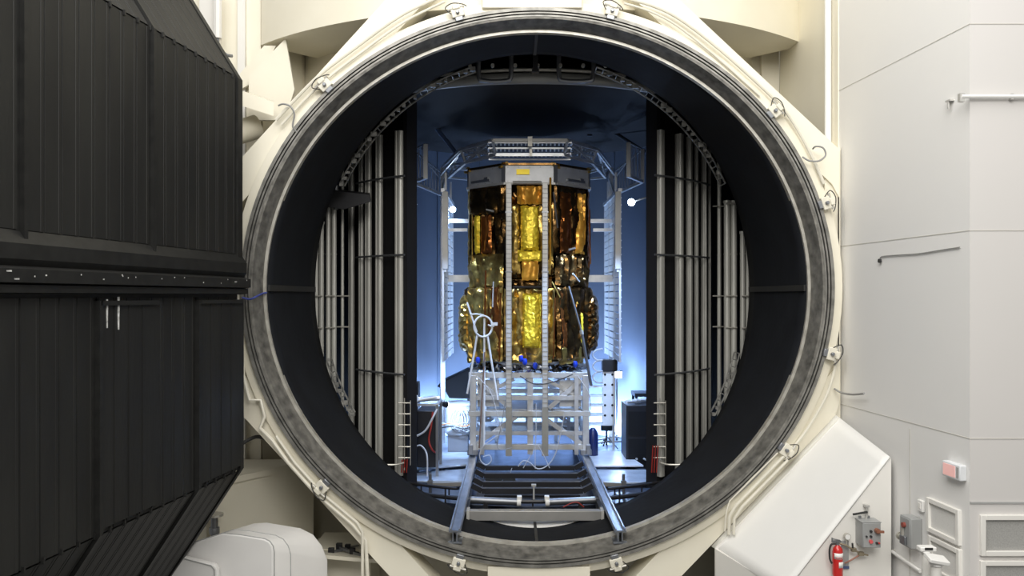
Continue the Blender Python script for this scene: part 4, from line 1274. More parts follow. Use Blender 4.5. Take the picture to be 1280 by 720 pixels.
def foil(k, u0, u1, z0, z1, off, mt, amp, seed, name='foil_blanket', bulge=0.0, pleat=0.0, pfreq=9, fan=0.0, cell=.045, round_ends=0.0, label=None, smooth=False, freq=4.0, side=0.0):
    """a crumpled sheet on face k of the eight sided body; u runs -1..1 along the face"""
    a, b = ov(k - 1, RO, 0), ov(k, RO, 0)
    ax = (b - a); L = ax.length; ax = ax / L
    mid = (a + b) / 2; nr = Vector((mid.x - CX, mid.y - VCY, 0)).normalized()
    if mt in (FOIL_DARK, FOIL_OLIVE) and cell == .045:
        cell = .058; freq = 3.0; amp *= .8
        if not pleat:
            pleat, pfreq, fan = .034, 9 + seed % 6, (.5 if seed % 2 else -.5)
    nx = max(4, int((u1 - u0) * L / 2 / cell)); nz = max(4, int((z1 - z0) / cell))
    rnd = random.Random(seed)
    rows = []
    for j in range(nz + 1):
        row = []
        for i in range(nx + 1):
            fu, fv = i / nx, j / nz
            u = u0 + (u1 - u0) * fu; z = z0 + (z1 - z0) * fv
            p = Vector((u * 3.1 * freq / 4, z * freq * .45, seed * 3.7))
            n1 = 1 - abs(noise.noise(p)) * 2
            n2 = 1 - abs(noise.noise(p * 2.3 + Vector((5, 1, 2)))) * 2
            h = amp * (.65 * n1 + .35 * n2)
            if pleat:
                uu = u + fan * (fv - .0) * u
                wv = math.sin(uu * pfreq + 1.6 * noise.noise(Vector((u * 2, z * 1.1, seed))) * 2)
                h += pleat * wv
            if bulge:
                h += bulge * math.sqrt(max(0, 1 - (2 * fu - 1) ** 2)) * (1 if not round_ends else min(1, math.sqrt(max(0, 1 - (2 * fv - 1) ** 2)) * round_ends))
            edge = 0.004 if i in (0, nx) or j in (0, nz) else 0
            if edge:
                h = h * .4 - .02
            ju = rnd.uniform(-.35, .35) * cell if 0 < i < nx else rnd.uniform(-.2, .2) * cell
            jz = rnd.uniform(-.35, .35) * cell
            h += rnd.uniform(-.35, .35) * amp * .5
            q = mid + ax * (u * L / 2 + ju) + nr * (off + h) + Vector((0, 0, z + jz))
            row.append(q)
        rows.append(row)
    m = MB(); m.grid(rows)
    bmesh.ops.triangulate(m.bm, faces=m.bm.faces[:])
    o = m.build(name, mt, sc, smooth=mt is not FOIL_GOLD)
    if label:
        o['label'] = label
    return o
K = 0    # front face lies between OV[7] and OV[0]
foil(0, -1, 1, 6.42, 8.56, -.06, FOIL_DARK, .035, 1)
foil(0, -.48, .52, 8.10, 8.52, .03, FOIL_AMBER, .012, 2, pleat=.035, pfreq=22, fan=-.5, label='amber pleated fan of foil')
foil(0, -.34, .36, 7.05, 8.06, .04, FOIL_GOLD, .018, 3, bulge=.10, label='bright yellow gold foil pillow')
foil(0, -.92, -.36, 6.5, 8.1, -.02, FOIL_OLIVE, .05, 4)
foil(0, .38, .92, 6.5, 8.1, -.02, FOIL_OLIVE, .05, 5)
foil(0, -.46, .48, 6.80, 7.04, .05, FOIL_GOLD, .03, 6, label='yellow gold foil band')
foil(0, -.30, .34, 6.36, 6.80, .07, FOIL_AMBER, .012, 7, pleat=.02, pfreq=11, fan=.4, label='amber folded flap')
foil(0, -.7, .7, 6.16, 6.36, -.09, FOIL_DARK, .03, 8)
foil(0, -1, 1, 4.62, 6.16, .02, FOIL_OLIVE, .045, 9)
foil(0, -.27, .42, 4.82, 6.06, .08, FOIL_GOLD, .035, 10, bulge=.11, round_ends=1.6, label='bright yellow gold foil bolster', freq=7)
foil(0, -.8, .85, 4.46, 4.80, .0, FOIL_OLIVE, .05, 12)
# front flank on the black door side (face between OV[6] and OV[7])
foil(7, -1, 1, 7.92, 8.56, .0, FOIL_DARK, .05, 20, pleat=.03, pfreq=7)
foil(7, -1, 1, 6.9, 7.95, -.05, FOIL_DARK, .03, 21)
foil(7, -.62, -.34, 7.0, 7.90, .03, FOIL_GOLD, .012, 22, bulge=.05, label='narrow yellow gold strip')
foil(7, -.28, .32, 7.0, 7.88, .02, FOIL_COPPER, .03, 23, pleat=.03, pfreq=12, label='copper pleated foil')
foil(7, -1, 1, 6.2, 6.98, .02, FOIL_OLIVE, .07, 24)
foil(7, -1, 1, 4.5, 6.2, .05, FOIL_OLIVE, .06, 25, bulge=.08)
foil(7, .2, .95, 4.7, 6.2, .12, FOIL_COPPER, .04, 26, pleat=.02, pfreq=13)
foil(7, -.9, .2, 4.42, 5.1, .10, FOIL_OLIVE, .08, 27)
# front flank on the white wall side
foil(1, -1, 1, 6.9, 8.56, -.03, FOIL_DARK, .04, 30)
foil(1, -.75, -.1, 7.0, 8.4, .03, FOIL_COPPER, .05, 31, label='copper crumpled foil')
foil(1, .15, .78, 7.0, 8.42, .03, FOIL_AMBER, .025, 32, pleat=.05, pfreq=16, label='amber gold pleated foil')
foil(1, -1, 1, 6.2, 6.95, .02, FOIL_DARK, .07, 33)
foil(1, -1, 1, 4.5, 6.2, .05, FOIL_DARK, .05, 34, bulge=.06)
foil(1, -.85, -.45, 4.8, 6.1, .10, FOIL_COPPER, .04, 35, pleat=.02, pfreq=13)
foil(1, -.05, .2, 5.55, 6.0, .14, FOIL_AMBER, .02, 36, label='small amber patch')
foil(1, .22, .40, 4.9, 5.6, .14, FOIL_GOLD, .03, 37, label='small yellow gold patch')
foil(1, -.9, .6, 4.42, 4.85, .06, FOIL_OLIVE, .06, 38)
# flanks seen edge on, and the rear
for k in (2, 6):
    foil(k, -1, 1, 6.4, 8.56, .0, FOIL_COPPER if k == 2 else FOIL_OLIVE, .05, 40 + k, cell=.07)
    foil(k, -1, 1, 4.6, 6.2, .06, FOIL_DARK, .04, 50 + k, bulge=.06, round_ends=2.0, cell=.07)
for k in (3, 4, 5):
    foil(k, -1, 1, 4.6, 8.56, .0, FOIL_OLIVE, .05, 60 + k, cell=.12)
# rounded side tanks under foil
for s, mt_ in ((-1, FOIL_OLIVE), (1, FOIL_DARK)):
    m = MB()
    c = Vector((CX + s * 1.48, VCY - .35, 5.35))
    rows = []
    rnd = random.Random(70 + s)
    for j in range(25):
        fv = j / 24
        z = c.z - .72 + 1.44 * fv
        e = min(1, math.sqrt(max(0, 1 - (2 * fv - 1) ** 4)) + .02)
        row = []
        for i in range(20):
            a = 2 * PI * i / 20
            rr = .27 * e * (1 + .10 * rnd.uniform(-1, 1))
            row.append(Vector((c.x + rr * math.cos(a) * .8, c.y + rr * math.sin(a) * 1.7, z)))
        rows.append(row)
    m.grid(rows, closed_u=True)
    m.bm.faces.new([m.bm.verts.new(p) for p in rows[0]]); m.bm.faces.new([m.bm.verts.new(p) for p in rows[-1]])
    bmesh.ops.triangulate(m.bm, faces=m.bm.faces[:])
    m.build('side_tank', mt_, sc, smooth=False)
# crumpled silver skirt round the adapter
m = MB(); rows = []
rnd = random.Random(91)
for j in range(6):
    rows.append([Vector((CX + (1.18 + .05 * j + rnd.uniform(-.07, .07)) * math.cos(2 * PI * i / 90), VCY + (1.18 + .05 * j + rnd.uniform(-.07, .07)) * math.sin(2 * PI * i / 90), 4.52 - .055 * j + rnd.uniform(-.03, .03))) for i in range(90)])
m.grid(rows, closed_u=True); bmesh.ops.triangulate(m.bm, faces=m.bm.faces[:])
o = m.build('foil_skirt', mat('silver_foil', (.70, .72, .76), .2, 1.0, col2=(.4, .42, .46), nscale=8), sc, smooth=False); o['label'] = 'crumpled silver foil skirt'
# slim struts and pale trims on the body
def sstick(pa, pb, r, mt, name='strut'):
    m = MB(); m.cyl(pa, pb, r, 8); return m.build(name, mt, sc)
sstick(W(608, 262, 19.2), W(617, 264, 19.1), .02, ALU_WHITE); sstick(W(698, 316, 19.25), W(719, 310, 19.4), .028, ALU_WHITE)
sstick(W(692, 240, 19.0), W(697, 285, 19.1), .02, ALU_DARK); sstick(W(688, 222, 18.95), W(688, 330, 18.95), .022, FOIL_AMBER)
for (xa, ya), (xb, yb), r_, mt_ in (((617, 352), (616, 384), .018, ALU_WHITE), ((607, 338), (606, 398), .022, FOIL_COPPER), ((626, 366), (624, 452), .02, FOIL_COPPER),
                                    ((590, 268), (590, 330), .016, FOIL_OLIVE), ((737, 262), (738, 330), .018, FOIL_COPPER), ((690, 352), (700, 372), .016, FOIL_OLIVE),
                                    ((716, 342), (724, 352), .02, ALU_WHITE), ((694, 372), (692, 448), .018, FOIL_COPPER)):
    sstick(W(xa, ya, 18.98 if 600 < xa < 720 else 19.5), W(xb, yb, 18.98 if 600 < xb < 720 else 19.5), r_, mt_, 'harness')
sstick(W(641, 228, 18.92), W(677, 228, 18.92), .035, ALU_WHITE, 'light_tube')
sstick(W(641, 359, 18.98), W(677, 359, 18.98), .03, DARK, 'tie_bar')

# ------------------------------------------------------------------ truss ring round the spacecraft top
tr = thing('truss_ring', (CX, VCY, 9.15), 'blue lit aluminium truss ring of ladders around the spacecraft top', 'truss')
poly = [(-.83, -2.0), (.83, -2.0), (1.62, -.83), (2.25, 1.8), (.83, 2.8), (-.83, 2.8), (-2.25, 1.8), (-1.62, -.83)]
def tp(i, z, sc_=1.0):
    x, y = poly[i % 8]
    return Vector((CX + x * sc_, VCY + y * sc_, z))
ZT1, ZT0 = 9.46, 9.16
for i in range(8):
    m = MB(); m.beam(tp(i, ZT1), tp(i + 1, ZT1), .07, .07); m.build('top_chord', ALU_WHITE if i == 0 else ALU, tr)
    m = MB(); m.beam(tp(i, ZT0, .93), tp(i + 1, ZT0, .93), .06, .06); m.build('bottom_chord', ALU, tr)
    m = MB(); m.beam(tp(i, ZT1), tp(i, ZT0, .93), .05, .05); m.build('node_post', ALU, tr)
    if i in (0, 5):
        continue
    m = MB(); m.beam(tp(i, ZT1), tp(i + 1, ZT0, .93), .045, .045)
    if i in (1, 2, 6, 7):
        m.beam(tp(i + 1, ZT1), tp(i, ZT0, .93), .04, .04)
        a, b = (tp(i, ZT1) + tp(i + 1, ZT1)) / 2, tp(i, ZT0, .93) * .5 + tp(i + 1, ZT0, .93) * .5
        m.beam(a, b, .04, .04)
    m.build('web_brace', ALU, tr)
# ladder rows of the front and rear sides
def ladder(p0, p1, rows_, dz, name, n=18):
    m = MB()
    for r_ in range(rows_):
        a, b = p0 + dz * r_, p1 + dz * r_
        m.beam(a, b, .035, .035)
        if r_ + 1 < rows_:
            for k in range(n + 1):
                q = a + (b - a) * k / n
                m.beam(q, q + dz * .55, .035, .012)
    return m.build(name, ALU, tr)
ladder(tp(0, 9.42) + Vector((-.1, .05, 0)), tp(1, 9.42) + Vector((.1, .05, 0)), 4, Vector((0, .12, -.105)), 'front_ladder', 20)
ladder(tp(7, 9.42) + Vector((.06, .05, 0)), tp(0, 9.42) + Vector((0, .05, 0)), 3, Vector((.03, .12, -.105)), 'corner_ladder', 9)
ladder(tp(1, 9.42) + Vector((0, .05, 0)), tp(2, 9.42) + Vector((-.06, .05, 0)), 3, Vector((-.03, .12, -.105)), 'corner_ladder', 9)
ladder(tp(5, 9.42), tp(4, 9.42), 3, Vector((0, -.12, -.105)), 'rear_ladder', 16)
m = MB(); p = tp(0, 9.40) * .5 + tp(1, 9.40) * .5; m.box(p + Vector((0, -.06, .02)), (.10, .08, .22)); m.box(p + Vector((.02, -.02, -.22)), (.06, .06, .16)); m.build('centre_fitting', TRIM, tr)
# uprights that carry the ring from the chamber floor behind the side panels
for s in (-1, 1):
    m = MB(); m.beam((CX + s * 2.25, VCY + 1.8, 9.45), (CX + s * 2.25, VCY + 1.8, 1.94), .12, .12, up=(0, 1, 0)); m.build('support_leg', ALU, tr)
    m = MB(); m.beam((CX + s * .83, VCY + 2.8, 9.45), (CX + s * .83, VCY + 2.8, 1.94), .10, .10, up=(0, 1, 0)); m.build('support_leg', ALU, tr)

# hanging louvred heater panels at both flanks
def heater(x, label, s):
    t = thing('heater_panel', (x, VCY + 1.0, 8.5), label, 'panel', 'louvred panels hanging beside the spacecraft')
    y0, y1 = 7.05, 10.25
    z0, z1 = 4.40, 8.52
    for k in range(4):
        y = y0 + (y1 - y0) * k / 3
        m = MB(); m.box((x, y, (z0 + z1) / 2), (.05, .06, z1 - z0)); m.build('upright', ALU, t)
    for k in range(3):
        ya, yb = y0 + (y1 - y0) * k / 3 + .12, y0 + (y1 - y0) * (k + 1) / 3 - .04
        m = MB()
        n = 24
        for j in range(n):
            z = z0 + .08 + (z1 - z0 - .16) * j / (n - 1)
            m.box((x, (ya + yb) / 2, z), (.03, yb - ya, .135))
            m.box((x + s * .03, (ya + yb) / 2, z - .06), (.05, yb - ya + .08, .018))
        m.build('louvre_column', BLUE_WHITE, t)
    m = MB(); m.box((x, (y0 + y1) / 2, z1 + .03), (.10, y1 - y0 + .1, .08)); m.box((x, y0 + .8, z1 + .3), (.05, .05, .55)); m.box((x, y1 - .7, z1 + .3), (.05, .05, .55)); m.build('hanger', ALU, t)
    m = MB(); m.box((x - s * .06, y0 - .04, 7.58), (.13, .12, 1.86)); m.box((x - s * .06, y0 - .105, 6.6), (.06, .012, .06)); m.build('edge_post', ALU_WHITE, t, bevel=.008)
    for dx, dy, z, w, hh in ((.33, 1.4, 6.45, .62, .18), (.30, 1.6, 7.95, .60, .10), (.26, 1.4, 7.70, .50, .08)):
        m = MB(); m.box((x - s * dx, y0 + dy, z), (w, .10, hh)); m.build('tie_arm', ALU, t)
    return t
heater(CX - 2.06, 'silver louvred panel hanging beside the spacecraft on the black door side', -1)
heater(CX + 2.20, 'silver louvred panel hanging beside the spacecraft on the white wall side', 1)

# corner bracket frames
def bracket(A, B, C, label):
    A, B, C = Vector(A), Vector(B), Vector(C)
    t = thing('corner_frame', B, label, 'frame', 'L shaped frames at the truss corners')
    h = Vector((0, 0, .76))
    m = MB(); m.beam(A - Vector((0, 0, .03)), A + h, .10, .08, up=(0, 1, 0)); m.build('post', ALU_WHITE, t, bevel=.006)
    m = MB(); m.beam(B - Vector((0, 0, .03)), B + h, .08, .08, up=(0, 1, 0)); m.build('post', ALU_WHITE, t, bevel=.006)
    m = MB(); m.beam(A, B, .07, .07); m.beam(B, C, .07, .07); m.build('base_rail', ALU, t)
    m = MB(); m.beam(A + h, B + h, .03, .03); m.beam(B + h, C + h * .75, .03, .03); m.beam(A + h * .5, C + h * .5, .02, .02); m.build('top_rail', ALU_DARK, t)
    m = MB()
    for k in range(9):
        q = B + (C - B) * (.1 + .1 * k)
        m.beam(q, q + h * (.95 - .022 * k), .016, .016, up=(0, 1, 0))
    for k in range(3):
        q = A + (B - A) * (.25 + .25 * k)
        m.beam(q, q + h, .014, .014, up=(0, 1, 0))
    m.build('bar_grid', ALU_DARK, t)
    return t
bracket(W(532, 222, 18.9), W(515.5, 228, 19.5), W(551, 243, 21.2), 'L shaped bar frame at the truss corner on the black door side')
bracket(W(785.5, 220, 18.9), W(803, 227, 19.5), W(768, 243, 21.2), 'L shaped bar frame at the truss corner on the white wall side')
for s, C in ((-1, W(551, 243, 21.2)), (1, W(768, 243, 21.2))):
    m = MB(); m.beam(C + Vector((0, 0, .02)), (CX + s * 2.2, VCY + 1.8, 9.15), .05, .05); m.beam(C + Vector((0, 0, .5)), (CX + s * 1.62, VCY - .83, 9.40), .04, .04)
    tag(m.build('frame_strut', ALU), 'thin struts joining the corner frame to the truss ring, ' + ('black door side' if s < 0 else 'white wall side'), 'strut')

# roof booms
def boom(p0, p1, label, mt, jt):
    p0, p1 = Vector(p0), Vector(p1)
    t = thing('roof_boom', p0, label, 'boom', 'slanting booms under the shroud roof')
    m = MB(); m.cyl(p0, p1, .05, 10); m.build('pole', mt, t)
    q = p0 + (p1 - p0) * jt
    m = MB(); m.cyl(q + Vector((0, -.09, 0)), q + Vector((0, .09, 0)), .13, 14); m.beam(q, q + Vector((-.5, 0, -.06)), .08, .08); m.box(q + Vector((-.5, 0, -.12)), (.12, .1, .12)); m.build('joint', mt, t)
    m = MB(); m.cyl(p0, (p0.x - .05, p0.y, ZS1), .03, 8); m.build('hanger', ALU_DARK, t)
    return t
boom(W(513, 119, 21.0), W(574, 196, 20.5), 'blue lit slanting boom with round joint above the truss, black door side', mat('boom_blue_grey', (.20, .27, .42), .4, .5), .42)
boom(W(692, 117, 22.0), W(806, 190, 21.0), 'dark slanting boom under the roof, white wall side', mat('boom_dark', (.05, .055, .065), .4, .5), .62)

# ------------------------------------------------------------------ lamps
def work_lamp(p, arm_to, label, power, strength_to=None):
    p = Vector(p); arm_to = Vector(arm_to)
    t = thing('work_lamp', p, label, 'lamp', 'bright work lamps inside the chamber')
    m = MB(); m.lathe(p, [(.05, .10), (.075, .04), (.085, -.02), (.085, -.03)], 16, axis='y'); m.build('housing', DARK, t)
    m = MB(); m.lathe(p, [(.078, -.031), (.06, -.05), (.02, -.06)], 16, axis='y'); m.build('lens', LAMP, t)
    m = MB(); m.beam(p + Vector((0, .08, 0)), arm_to, .03, .03); m.build('arm', DARK, t)
    spot_light('lamp_light', p + Vector((0, -.16, -.02)), p + Vector((.25 if p.x < CX else -.25, .4, -2)), power, BLUE, 95, .06)
    return t
pl = SP(-AO, RS - .1, 0); pr = SP(AO, RS - .1, 0)
work_lamp(W(517, 256, 18.2), (pl.x, pl.y + .1, W(517, 256, 18.2).z), 'bright work lamp at the shroud opening, black door side', 900)
work_lamp(W(789, 253, 18.2), (pr.x, pr.y + .1, W(789, 253, 18.2).z), 'bright work lamp at the shroud opening, white wall side', 1900)
work_lamp(W(566, 262, 21.6), (CX - 2.06, 8.6, W(566, 262, 21.6).z), 'small bright work lamp behind the louvred panel, black door side', 100)
# floor flood lamps
def flood(x, y, z, label, look):
    t = thing('flood_lamp', (x, y, 1.94), label, 'lamp', 'flood lamps on the chamber floor')
    m = MB(); m.cyl((x, y, 1.94), (x, y, z - .1), .025, 8)
    for a in range(3):
        m.beam((x, y, 2.3), (x + .3 * math.cos(a * 2.1), y + .3 * math.sin(a * 2.1), 1.96), .025, .025)
    m.build('tripod', DARK, t)
    m = MB(); m.box((x, y, z), (.30, .14, .22)); m.build('housing', DARK, t, bevel=.02)
    m = MB(); m.box((x, y + look * .075, z), (.25, .01, .17)); m.build('lens', LAMP, t)
    return t
p = W(771, 468, 23.4)
flood(p.x, p.y, p.z, 'glaring flood lamp behind the white rack, wall side', -1)
point_light('lamp_light', p + Vector((0, -.22, .0)), 110, BLUE, .1)
point_light('lamp_light', (-1.2, 9.25, 2.6), 60, BLUE, .1)
point_light('lamp_light', (2.5, 9.25, 2.6), 60, BLUE, .1)
flood(-1.2, 9.0, 2.55, 'flood lamp on a short tripod behind the stand, door side', 1)
flood(2.5, 9.0, 2.55, 'flood lamp on a short tripod behind the stand, wall side', 1)

# ------------------------------------------------------------------ equipment on the chamber floor
FZ = 1.94
cart = thing('equipment_cart', (-2.0, 5.6, FZ), 'black equipment cart with silver posts and top tubes at the shroud opening, black door side', 'cart')
x0, x1, y0, y1, zt = W(516, 500, 18.3).x, W(547, 500, 18.3).x, 5.2, 6.1, 3.62
m = MB(); m.box(((x0 + x1) / 2 + .03, (y0 + y1) / 2 + .05, 2.85), (x1 - x0 - .12, y1 - y0 - .1, 1.25)); m.build('body', DARK, cart, bevel=.02)
for x in (x0, x1):
    for y in (y0, y1):
        m = MB(); m.box((x, y, (FZ + zt) / 2 + (.1 if x == x0 and y == y0 else 0)), (.06, .06, zt - FZ + (.2 if x == x0 and y == y0 else 0))); m.build('post', ALU_DARK, cart)
m = MB()
m.beam((x0, y0, zt), (x1, y0, zt), .05); m.beam((x0, y1, zt), (x1, y1, zt), .05); m.beam((x0, y0, zt), (x0, y1, zt), .05); m.beam((x1, y0, zt), (x1, y1, zt), .05)
m.cyl((x0 + .05, y0 + .2, zt + .06), (x1 - .05, y0 + .35, zt + .12), .05, 10); m.cyl((x0 + .05, y0 + .5, zt + .06), (x1, y0 + .6, zt + .08), .045, 10)
m.build('top_rack', ALU, cart)
m = MB(); m.lathe((x0 + .05, y0 + .1, zt + .12), [(.03, -.1), (.07, -.04), (.07, .06), (.02, .1)], 10); m.build('bottle_cap', BLUE_WHITE, cart)
pipe([W(521, 545, 18.1), W(532, 538, 18.1), W(541, 522, 18.1), W(547, 510, 18.2)], .022, 'thick white hose hanging across the black equipment cart', CABLE_WHITE, 'hose', 'hose', sm=True)
pipe([W(541, 515, 18.12), W(539, 532, 18.1), W(536, 550, 18.1), W(540, 562, 18.1), W(545, 566, 18.3)], .02, 'red hose hanging down the black equipment cart', RED_HOSE, 'hose', 'hose', sm=True)
pipe([W(520, 558, 18.1), W(526, 557, 18.05), W(532, 564, 18.05), W(534, 574, 18.0), (W(534, 574, 18.0).x, 5.0, 2.1)], .018, 'white bent hose at the foot of the black equipment cart', CABLE_WHITE, 'hose', 'hose', sm=True)
# monitor on pole behind the cart
t = thing('equipment_rack', (-2.5, 7.5, FZ), 'slim black equipment rack behind the cart by the shroud opening', 'rack')
p = W(519.5, 490, 20.5)
m = MB(); m.box((p.x, p.y, (p.z + .25 + FZ) / 2), (.18, .4, p.z + .25 - FZ)); m.build('cabinet', DARK, t, bevel=.01)
m = MB(); m.box((p.x, p.y - .205, p.z), (.14, .01, .36)); m.build('front_panel', SHROUD, t)
# draped black table on the door side rear
t = thing('draped_table', (-1.4, 9.6, FZ), 'table under a black drape behind the white coil, door side', 'table')
a, b = W(546, 478, 22.9), W(588, 476, 22.9)
m = MB(); m.prism([(a.x, a.y, a.z - .12), (a.x + .1, a.y, a.z), (b.x, b.y, b.z + .35), (b.x, b.y, b.z - .5), (a.x + .35, a.y, a.z - .45), (a.x + .2, a.y, a.z - .2)], (0, .9, 0)); m.build('drape', SHROUD, t, bevel=.03)
for x in (a.x + .12, b.x - .05):
    for y in (a.y + .06, a.y + .84):
        m = MB(); m.box((x, y, (FZ + a.z - .1) / 2), (.07, .07, a.z - .1 - FZ)); m.build('leg', DARK, t)
# small clip lamp added behind the cart to brighten the drum
cl = thing('added_clip_lamp', (x1 + .05, y1 + .05, 3.50), 'small added clip lamp behind the equipment cart, turned towards the white drum', 'lamp')
q = Vector((x1 + .05, y1 + .10, 3.50))
m = MB(); m.cyl(q, q + Vector((.06, .10, -.02)), .05, 12, .075); m.box(q + Vector((-.03, -.05, 0)), (.05, .10, .05)); m.build('housing', DARK, cl)
m = MB(); m.cyl(q + Vector((.06, .10, -.02)), q + Vector((.065, .11, -.022)), .07, 12); m.build('lens', LAMP, cl)
spot_light('lamp_light', q + Vector((.09, .15, -.03)), (-1.15, 8.0, 2.8), 320, BLUE, 110, .05)
# drum of white coiled cable
p = W(573, 522, 20.9)
t = thing('cable_drum', (p.x, p.y, p.z - .4), 'white drum wound with bright cable loops beside the stand, door side', 'cable drum')
m = MB(); m.lathe((p.x, p.y, p.z), [(.30, -.40), (.33, -.36), (.33, .30), (.36, .33), (.36, .38), (.30, .40)], 24); m.build('drum', BLUE_WHITE, t)
for k in range(6):
    m = MB(); a0 = -1.9 + .22 * k
    m.tube([(p.x - .05 + .05 * k + (.12 + .012 * k) * math.cos(q), p.y - .36 - .02 * (k % 3), p.z - .02 + (.26 + .02 * (k % 2)) * math.sin(q)) for q in [2 * PI * i / 18 for i in range(18)]], .016, 6, closed=True)
    m.build('cable_loop', CABLE_WHITE, t)
m = MB(); m.box((p.x, p.y, (p.z - .4 + FZ) / 2), (.5, .5, p.z - .4 - FZ)); m.build('pedestal', ALU_DARK, t)
for i, (ya, yb) in enumerate(((528, 531), (532, 529), (535, 533))):
    pipe([W(549, ya, 20.3), W(565, yb, 20.2), W(580, ya + 1, 20.2), W(590, yb, 20.3)], .018, ['tan cable strung in front of the white drum, uppermost', 'copper coloured cable strung in front of the white drum, middle one', 'dark cable strung in front of the white drum, lowest'][i], [CABLE_GREY, mat('copper_cable', (.40, .18, .07), .5), CABLE_BLACK][i], 'cable', 'cable', sm=True)
# black cabinet on the wall side
x0, x1 = W(783, 500, 19.6).x, W(818, 500, 19.6).x
cab = thing('black_cabinet', ((x0 + x1) / 2, 7.0, FZ), 'black equipment cabinet with tubes on top at the shroud opening, wall side', 'cabinet')
m = MB(); m.box(((x0 + x1) / 2, 7.1, (FZ + 3.42) / 2), (x1 - x0, .9, 3.42 - FZ)); m.build('body', DARK, cab, bevel=.015)
m = MB(); m.box(((x0 + x1) / 2, 6.64, 3.0), (x1 - x0 - .1, .012, .55)); m.box(((x0 + x1) / 2, 6.64, 2.35), (x1 - x0 - .1, .012, .55)); m.build('drawer', SHROUD, cab)
for k in range(4):
    pa = Vector((x0 + .02 + .12 * k, 6.7 + .12 * k, 3.50)); pb = Vector((x0 + .30 + .10 * k, 7.0 + .1 * k, 3.46))
    m = MB(); m.cyl(pa, pb, .04, 10); tag(m.build('tube_roll', BLUE_WHITE), 'white tube lying on the black cabinet, ' + ['outermost towards the stand', 'second from the stand', 'third from the stand', 'closest to the shroud jamb'][k], 'tube', 'white tubes on the black cabinet')
st = thing('black_table', (3.1, 9.0, FZ), 'small black table with legs behind the black cabinet', 'table')
a = W(791, 492, 22.3); b = W(816, 492, 22.3)
m = MB(); m.box(((a.x + b.x) / 2, a.y, a.z), (b.x - a.x, .7, .09)); m.build('table_top', DARK, st)
for x in (a.x + .05, b.x - .05):
    for y in (a.y - .3, a.y + .3):
        m = MB(); m.box((x, y, (FZ + a.z) / 2), (.06, .06, a.z - FZ)); m.build('leg', DARK, st)
# white perforated rack
a, b = W(753, 464, 21.2), W(769, 464, 21.2)
rk = thing('white_rack', ((a.x + b.x) / 2, a.y, FZ), 'bright white perforated rack panel beside the stand, wall side', 'rack')
zt = a.z
m = MB(); m.box(((a.x + b.x) / 2, a.y, (zt + 2.7) / 2), (b.x - a.x, .10, zt - 2.7)); m.build('panel', BLUE_WHITE, rk, bevel=.01)
m = MB()
for k in range(5):
    for x in (a.x + .06, b.x - .08):
        z = zt - .08 - .26 * k; m.cyl((x, a.y - .045, z), (x, a.y - .062, z), .03, 8)
m.build('hole', SHROUD, rk)
for k in range(5):
    m = MB(); z = 2.75 + .24 * k; m.box((a.x - .22, a.y - .05, z), (.46, .36, .03)); m.build('shelf', BLUE_WHITE, rk)
m = MB(); m.box((a.x - .44, a.y + .1, (FZ + 3.9) / 2), (.05, .05, 3.9 - FZ)); m.box((b.x - .03, a.y + .1, (FZ + zt) / 2), (.06, .06, zt - FZ)); m.build('upright', ALU, rk)
m = MB(); m.box(((a.x + b.x) / 2 + .02, a.y + .05, zt + .15), (.38, .30, .30)); m.build('top_box', DARK, rk, bevel=.01)
for k, (px, py) in enumerate(((746, 442), (746, 456), (746, 470))):
    pipe([W(753, py - 6, 21.0), W(745, py - 4, 20.9), W(741, py + 2, 20.9), W(746, py + 8, 20.9), W(753, py + 8, 21.0)], .022, ['white bent hose beside the louvred panel foot, uppermost of three', 'white bent hose beside the louvred panel foot, middle of three', 'white bent hose beside the louvred panel foot, lowest of three'][k], CABLE_WHITE, 'hose', 'hose', 'bent hoses at the louvred panel foot', sm=True)
p = W(741, 527, 20.2)
m = MB(); m.lathe((p.x, p.y, FZ), [(.10, .10), (.13, .18), (.13, .72), (.08, .82), (.04, .86)], 16); m.cyl((p.x, p.y, FZ), (p.x, p.y, FZ + .12), .10, 10)
tag(m.build('blue_canister', mat('deep_blue_enamel', (.010, .020, .10), .35)), 'deep blue canister standing beside the stand, wall side', 'canister')
# cable tangle on the wall side plates
rnd = random.Random(3)
for k, (pts, lab) in enumerate((
        ([(735, 551), (752, 549), (765, 546), (778, 548), (786, 556), (790, 566), (796, 574)], 'white cable snaking over the bright floor plate to the cabinet foot'),
        ([(741, 556), (757, 552), (770, 552), (781, 553), (789, 562), (793, 570)], 'grey cable running beside the white one over the bright floor plate'),
        ([(803, 572), (808, 575), (812, 573), (816, 576)], 'short white cable end on the floor by the shroud jamb'))):
    P = []
    for px, py in pts:
        d = (CAM_Z - 2.16) / ((py - VY) / FOC); P.append(W(px, py, min(d, 22)))
    pipe(P, .024, lab, [CABLE_WHITE, CABLE_GREY, CABLE_WHITE][k], 'cable', 'cable', sm=True)

